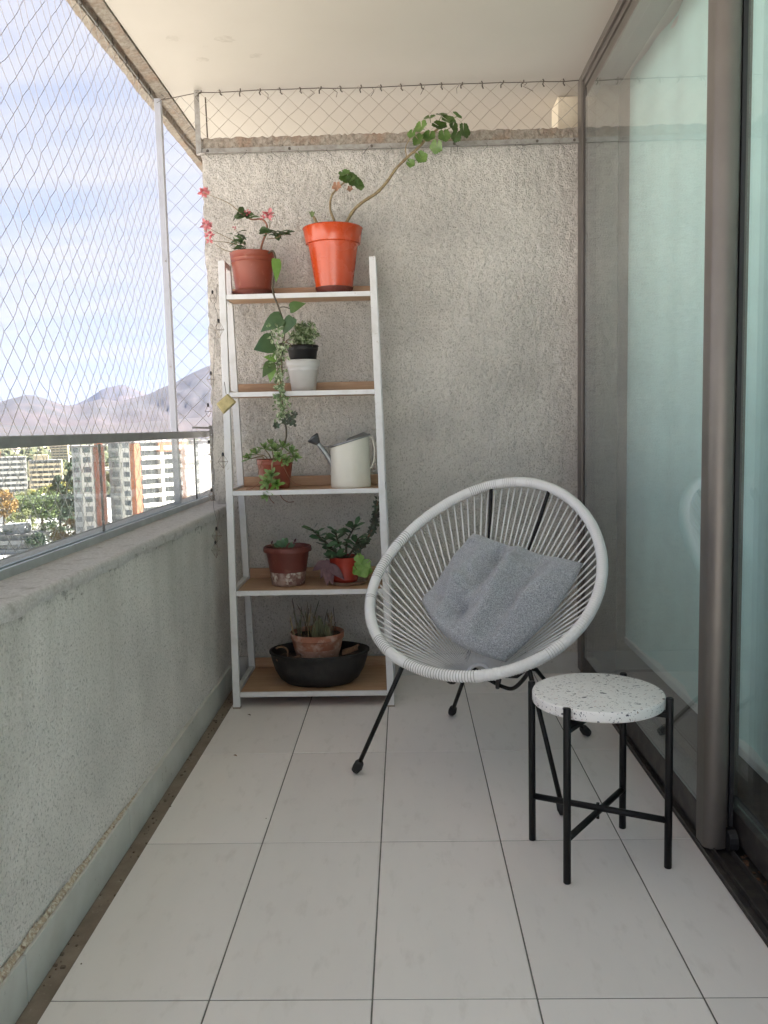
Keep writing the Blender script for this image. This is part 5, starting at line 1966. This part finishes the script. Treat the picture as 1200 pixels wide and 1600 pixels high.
# ---- trees
trunk_m = mat('bark', (.09, .07, .05), .95)
leaf_cols = {'green': (.075, .105, .035), 'dark': (.035, .055, .03), 'yellow': (.20, .175, .035), 'autumn': (.19, .115, .035), 'olive': (.115, .125, .05)}
crown_m = {k: mat('foliage_' + k, c, .8, coord='World', var=(.35, 3, .35, .65, tuple(x * 1.7 for x in c)), trans=.25) for k, c in leaf_cols.items()}


def crown(kind, seed, n=1300, conifer=False):
    rs = random.Random(seed)
    mb = MB()
    clumps = []
    if conifer:
        for i in range(26):
            t = i / 25
            r_ = (1 - t) ** .8 * .36 + .02
            for k in range(3):
                a = rs.uniform(0, 6.28)
                q = r_ * rs.uniform(.5, 1.0)
                clumps.append(((math.cos(a) * q, math.sin(a) * q, .12 + t * .88), .05 + r_ * .26))
    else:
        for i in range(24):
            while True:
                p = Vector((rs.uniform(-1, 1), rs.uniform(-1, 1), rs.uniform(-1, 1)))
                if .35 < p.length < 1:
                    break
            clumps.append(((p.x * .36, p.y * .36, .62 + p.z * .29), rs.uniform(.08, .16)))
    for i in range(n):
        c, r_ = rs.choice(clumps)
        d = Vector((rs.gauss(0, 1), rs.gauss(0, 1), rs.gauss(0, .8))).normalized()
        p = Vector(c) + d * r_ * rs.uniform(.55, 1.05)
        s = rs.uniform(.018, .034)
        nrm = (d + Vector((rs.gauss(0, .5), rs.gauss(0, .5), rs.gauss(0, .5)))).normalized()
        a = nrm.orthogonal().normalized()
        b = nrm.cross(a)
        mb.add([p + a * s, p + b * s * .7, p - a * s, p - b * s * .7], [(0, 1, 2, 3)])
    return mb


def trunk(seed, conifer=False):
    rs = random.Random(seed + 99)
    mb = MB()
    top = .95 if conifer else .62
    mb.tube([(0, 0, 0), (rs.uniform(-.01, .01), rs.uniform(-.01, .01), top * .5), (0, 0, top)], [.028, .020, .006], 7)
    for i in range(5):
        a = rs.uniform(0, 6.28)
        z = rs.uniform(.25, .5)
        mb.tube([(0, 0, z), (math.cos(a) * .14, math.sin(a) * .14, z + .14), (math.cos(a) * .24, math.sin(a) * .24, z + .24)], [.011, .007, .003], 5)
    return mb


tree_cache = {}


def tree(name, kind, ratio, dist, h, wid, label, group, rz=0.0, conifer=False, var=0):
    key = (kind, conifer, var)
    root = thing(name, az_pt(ratio, dist), label, 'tree', group, rz)
    root.scale = (h * wid, h * wid, h)
    if key not in tree_cache:
        c = crown(kind, sum(map(ord, kind)) + var * 13, 1500, conifer).build('crown', crown_m[kind], root, origin=(0, 0, 0))
        t = trunk(var, conifer).build('trunk', trunk_m, root, origin=(0, 0, 0))
        tree_cache[key] = (c, t)
    else:
        c, t = tree_cache[key]
        inst(c, 'crown', root)
        inst(t, 'trunk', root)
    return root


tree('conifer', 'dark', -.388, 272, 27, .9, 'tall dark conifer left of the brown brick tower', None, conifer=True)
tree('conifer', 'dark', -.407, 330, 20, 1.0, 'shorter dark conifer behind the tall one', None, conifer=True, rz=1.2)
tree('broadleaf_tree', 'green', -.428, 318, 17, 1.35, 'big round green tree in front of the white shed', None)
tree('broadleaf_tree', 'green', -.440, 345, 14, 1.3, 'green tree at the left flank of the big round one', None, rz=2.0, var=1)
tree('autumn_tree', 'autumn', -.391, 246, 13, 1.25, 'orange autumn tree at the foot of the tall conifer', None)
tree('autumn_tree', 'yellow', -.378, 238, 10, 1.4, 'yellow bush like tree next to the orange autumn tree', None, rz=.7)
tree('autumn_tree', 'yellow', -.402, 250, 9, 1.4, 'yellow tree left of the orange autumn tree', None, rz=2.7)
tree('autumn_tree', 'autumn', -.474, 330, 17, 1.1, 'orange brown tree cut by the left picture edge', None, rz=1.7)
NTH = ('first', 'second', 'third', 'fourth', 'fifth', 'sixth', 'seventh', 'eighth')
row = sorted(((-.436, 410, 12, 'yellow'), (-.422, 418, 13, 'olive'), (-.411, 425, 14, 'yellow'), (-.400, 432, 13, 'olive'), (-.447, 405, 11, 'olive'), (-.392, 445, 15, 'yellow'), (-.460, 398, 10, 'olive'), (-.383, 440, 12, 'olive')))
for k, (rto, dist, h, kind) in enumerate(row):
    tree('broadleaf_tree', kind, rto, dist, h, 1.35, 'tree in the yellow green row below the white blocks, %s from the left' % NTH[k], 'row of yellow green trees', rz=k * 1.1, var=k % 2)
street = ((-.465, 268, 9, 'low green tree by the road at the lower left picture edge'),
          (-.450, 285, 9, 'olive tree left of the grey flat roofed house'),
          (-.437, 262, 7, 'dark small tree in front of the grey flat roofed house'),
          (-.418, 275, 9, 'green tree just right of the grey flat roofed house'),
          (-.455, 300, 11, 'olive tree behind the grey flat roofed house'),
          (-.470, 352, 12, 'dark tree behind the orange brown tree at the left edge'),
          (-.380, 300, 12, 'green tree between the tall conifer and the brown brick tower'),
          (-.372, 330, 14, 'olive tree peeping out left of the brown brick tower'),
          (-.395, 355, 14, 'dark tree behind the crown of the tall conifer'),
          (-.360, 226, 10, 'green tree at the foot of the brown brick tower'),
          (-.300, 216, 9, 'olive tree below the sunlit balcony bands'))
for k, (rto, dist, h, lab) in enumerate(street):
    tree('broadleaf_tree', ('green', 'olive', 'dark')[k % 3], rto, dist, h, 1.25, lab, 'street trees below', rz=k * .9, var=k % 2)
# the far wooded suburbs that read as one mass
fw_ = MB()
rs = random.Random(12)
for i in range(2600):
    dist = 480 + 2600 * rs.random() ** 1.6
    rto = rs.uniform(-.62, -.12)
    h = rs.uniform(6, 15)
    w = h * rs.uniform(.45, .8)
    x, yy = rto * dist, dist
    ang = rs.uniform(0, 1)
    ring = []
    kk = len(fw_.v)
    for lv, (rz_, zz_) in enumerate(((.55, .15), (1.0, .5), (.6, .85))):
        for j in range(6):
            a = ang + j * math.pi / 3
            q = w * rz_ * rs.uniform(.75, 1.2)
            fw_.v.append((x + math.cos(a) * q, yy + math.sin(a) * q, ZG + h * zz_ * rs.uniform(.9, 1.1)))
    fw_.v.append((x, yy, ZG + h))
    for lv in range(2):
        for j in range(6):
            a, b = kk + lv * 6 + j, kk + lv * 6 + (j + 1) % 6
            fw_.f.append((a, b, b + 6, a + 6))
    for j in range(6):
        fw_.f.append((kk + 12 + j, kk + 12 + (j + 1) % 6, kk + 18))
fwo = fw_.build('distant_trees', mat('distant_foliage', (.055, .07, .035), .9, coord='World', var=(.02, 4, .4, .65, (.11, .10, .045))), kind='stuff')
tag(fwo, 'far wooded suburbs spreading towards the mountains', 'trees')
# and their houses
fh_ = MB()
for i in range(420):
    dist = 560 + 2400 * rs.random() ** 1.5
    rto = rs.uniform(-.60, -.12)
    w, d, h = rs.uniform(8, 22), rs.uniform(8, 16), rs.uniform(4, 11)
    x, yy = rto * dist, dist
    a = rs.uniform(-.4, .4)
    c_, s_ = math.cos(a), math.sin(a)
    pts = [(x + p * c_ - q * s_, yy + p * s_ + q * c_) for p, q in ((-w / 2, -d / 2), (w / 2, -d / 2), (w / 2, d / 2), (-w / 2, d / 2))]
    fh_.hexa([(p[0], p[1], ZG) for p in pts] + [(p[0], p[1], ZG + h) for p in pts])
fho = fh_.build('distant_houses', mat('distant_render', (.60, .56, .50), .9, coord='World', var=(.03, 2, .4, .6, (.42, .36, .30))), kind='stuff')
tag(fho, 'far pale houses scattered through the wooded suburbs', 'houses')

# ---- the hazy air
hz = MB().box(-13500, 13500, -13500, 13500, ZG - 6, 720)
hm = bpy.data.materials.new('hazy_air')
hm.use_nodes = True
hn = hm.node_tree
hn.nodes.clear()
ho = N(hn, 'ShaderNodeOutputMaterial')
pv = N(hn, 'ShaderNodeVolumePrincipled')
pv.inputs['Color'].default_value = (.36, .52, 1.0, 1)
pv.inputs['Density'].default_value = HAZE
pv.inputs['Anisotropy'].default_value = .15
L(hn, pv.outputs[0], ho.inputs['Volume'])
hzo = hz.build('haze', hm, kind='stuff')
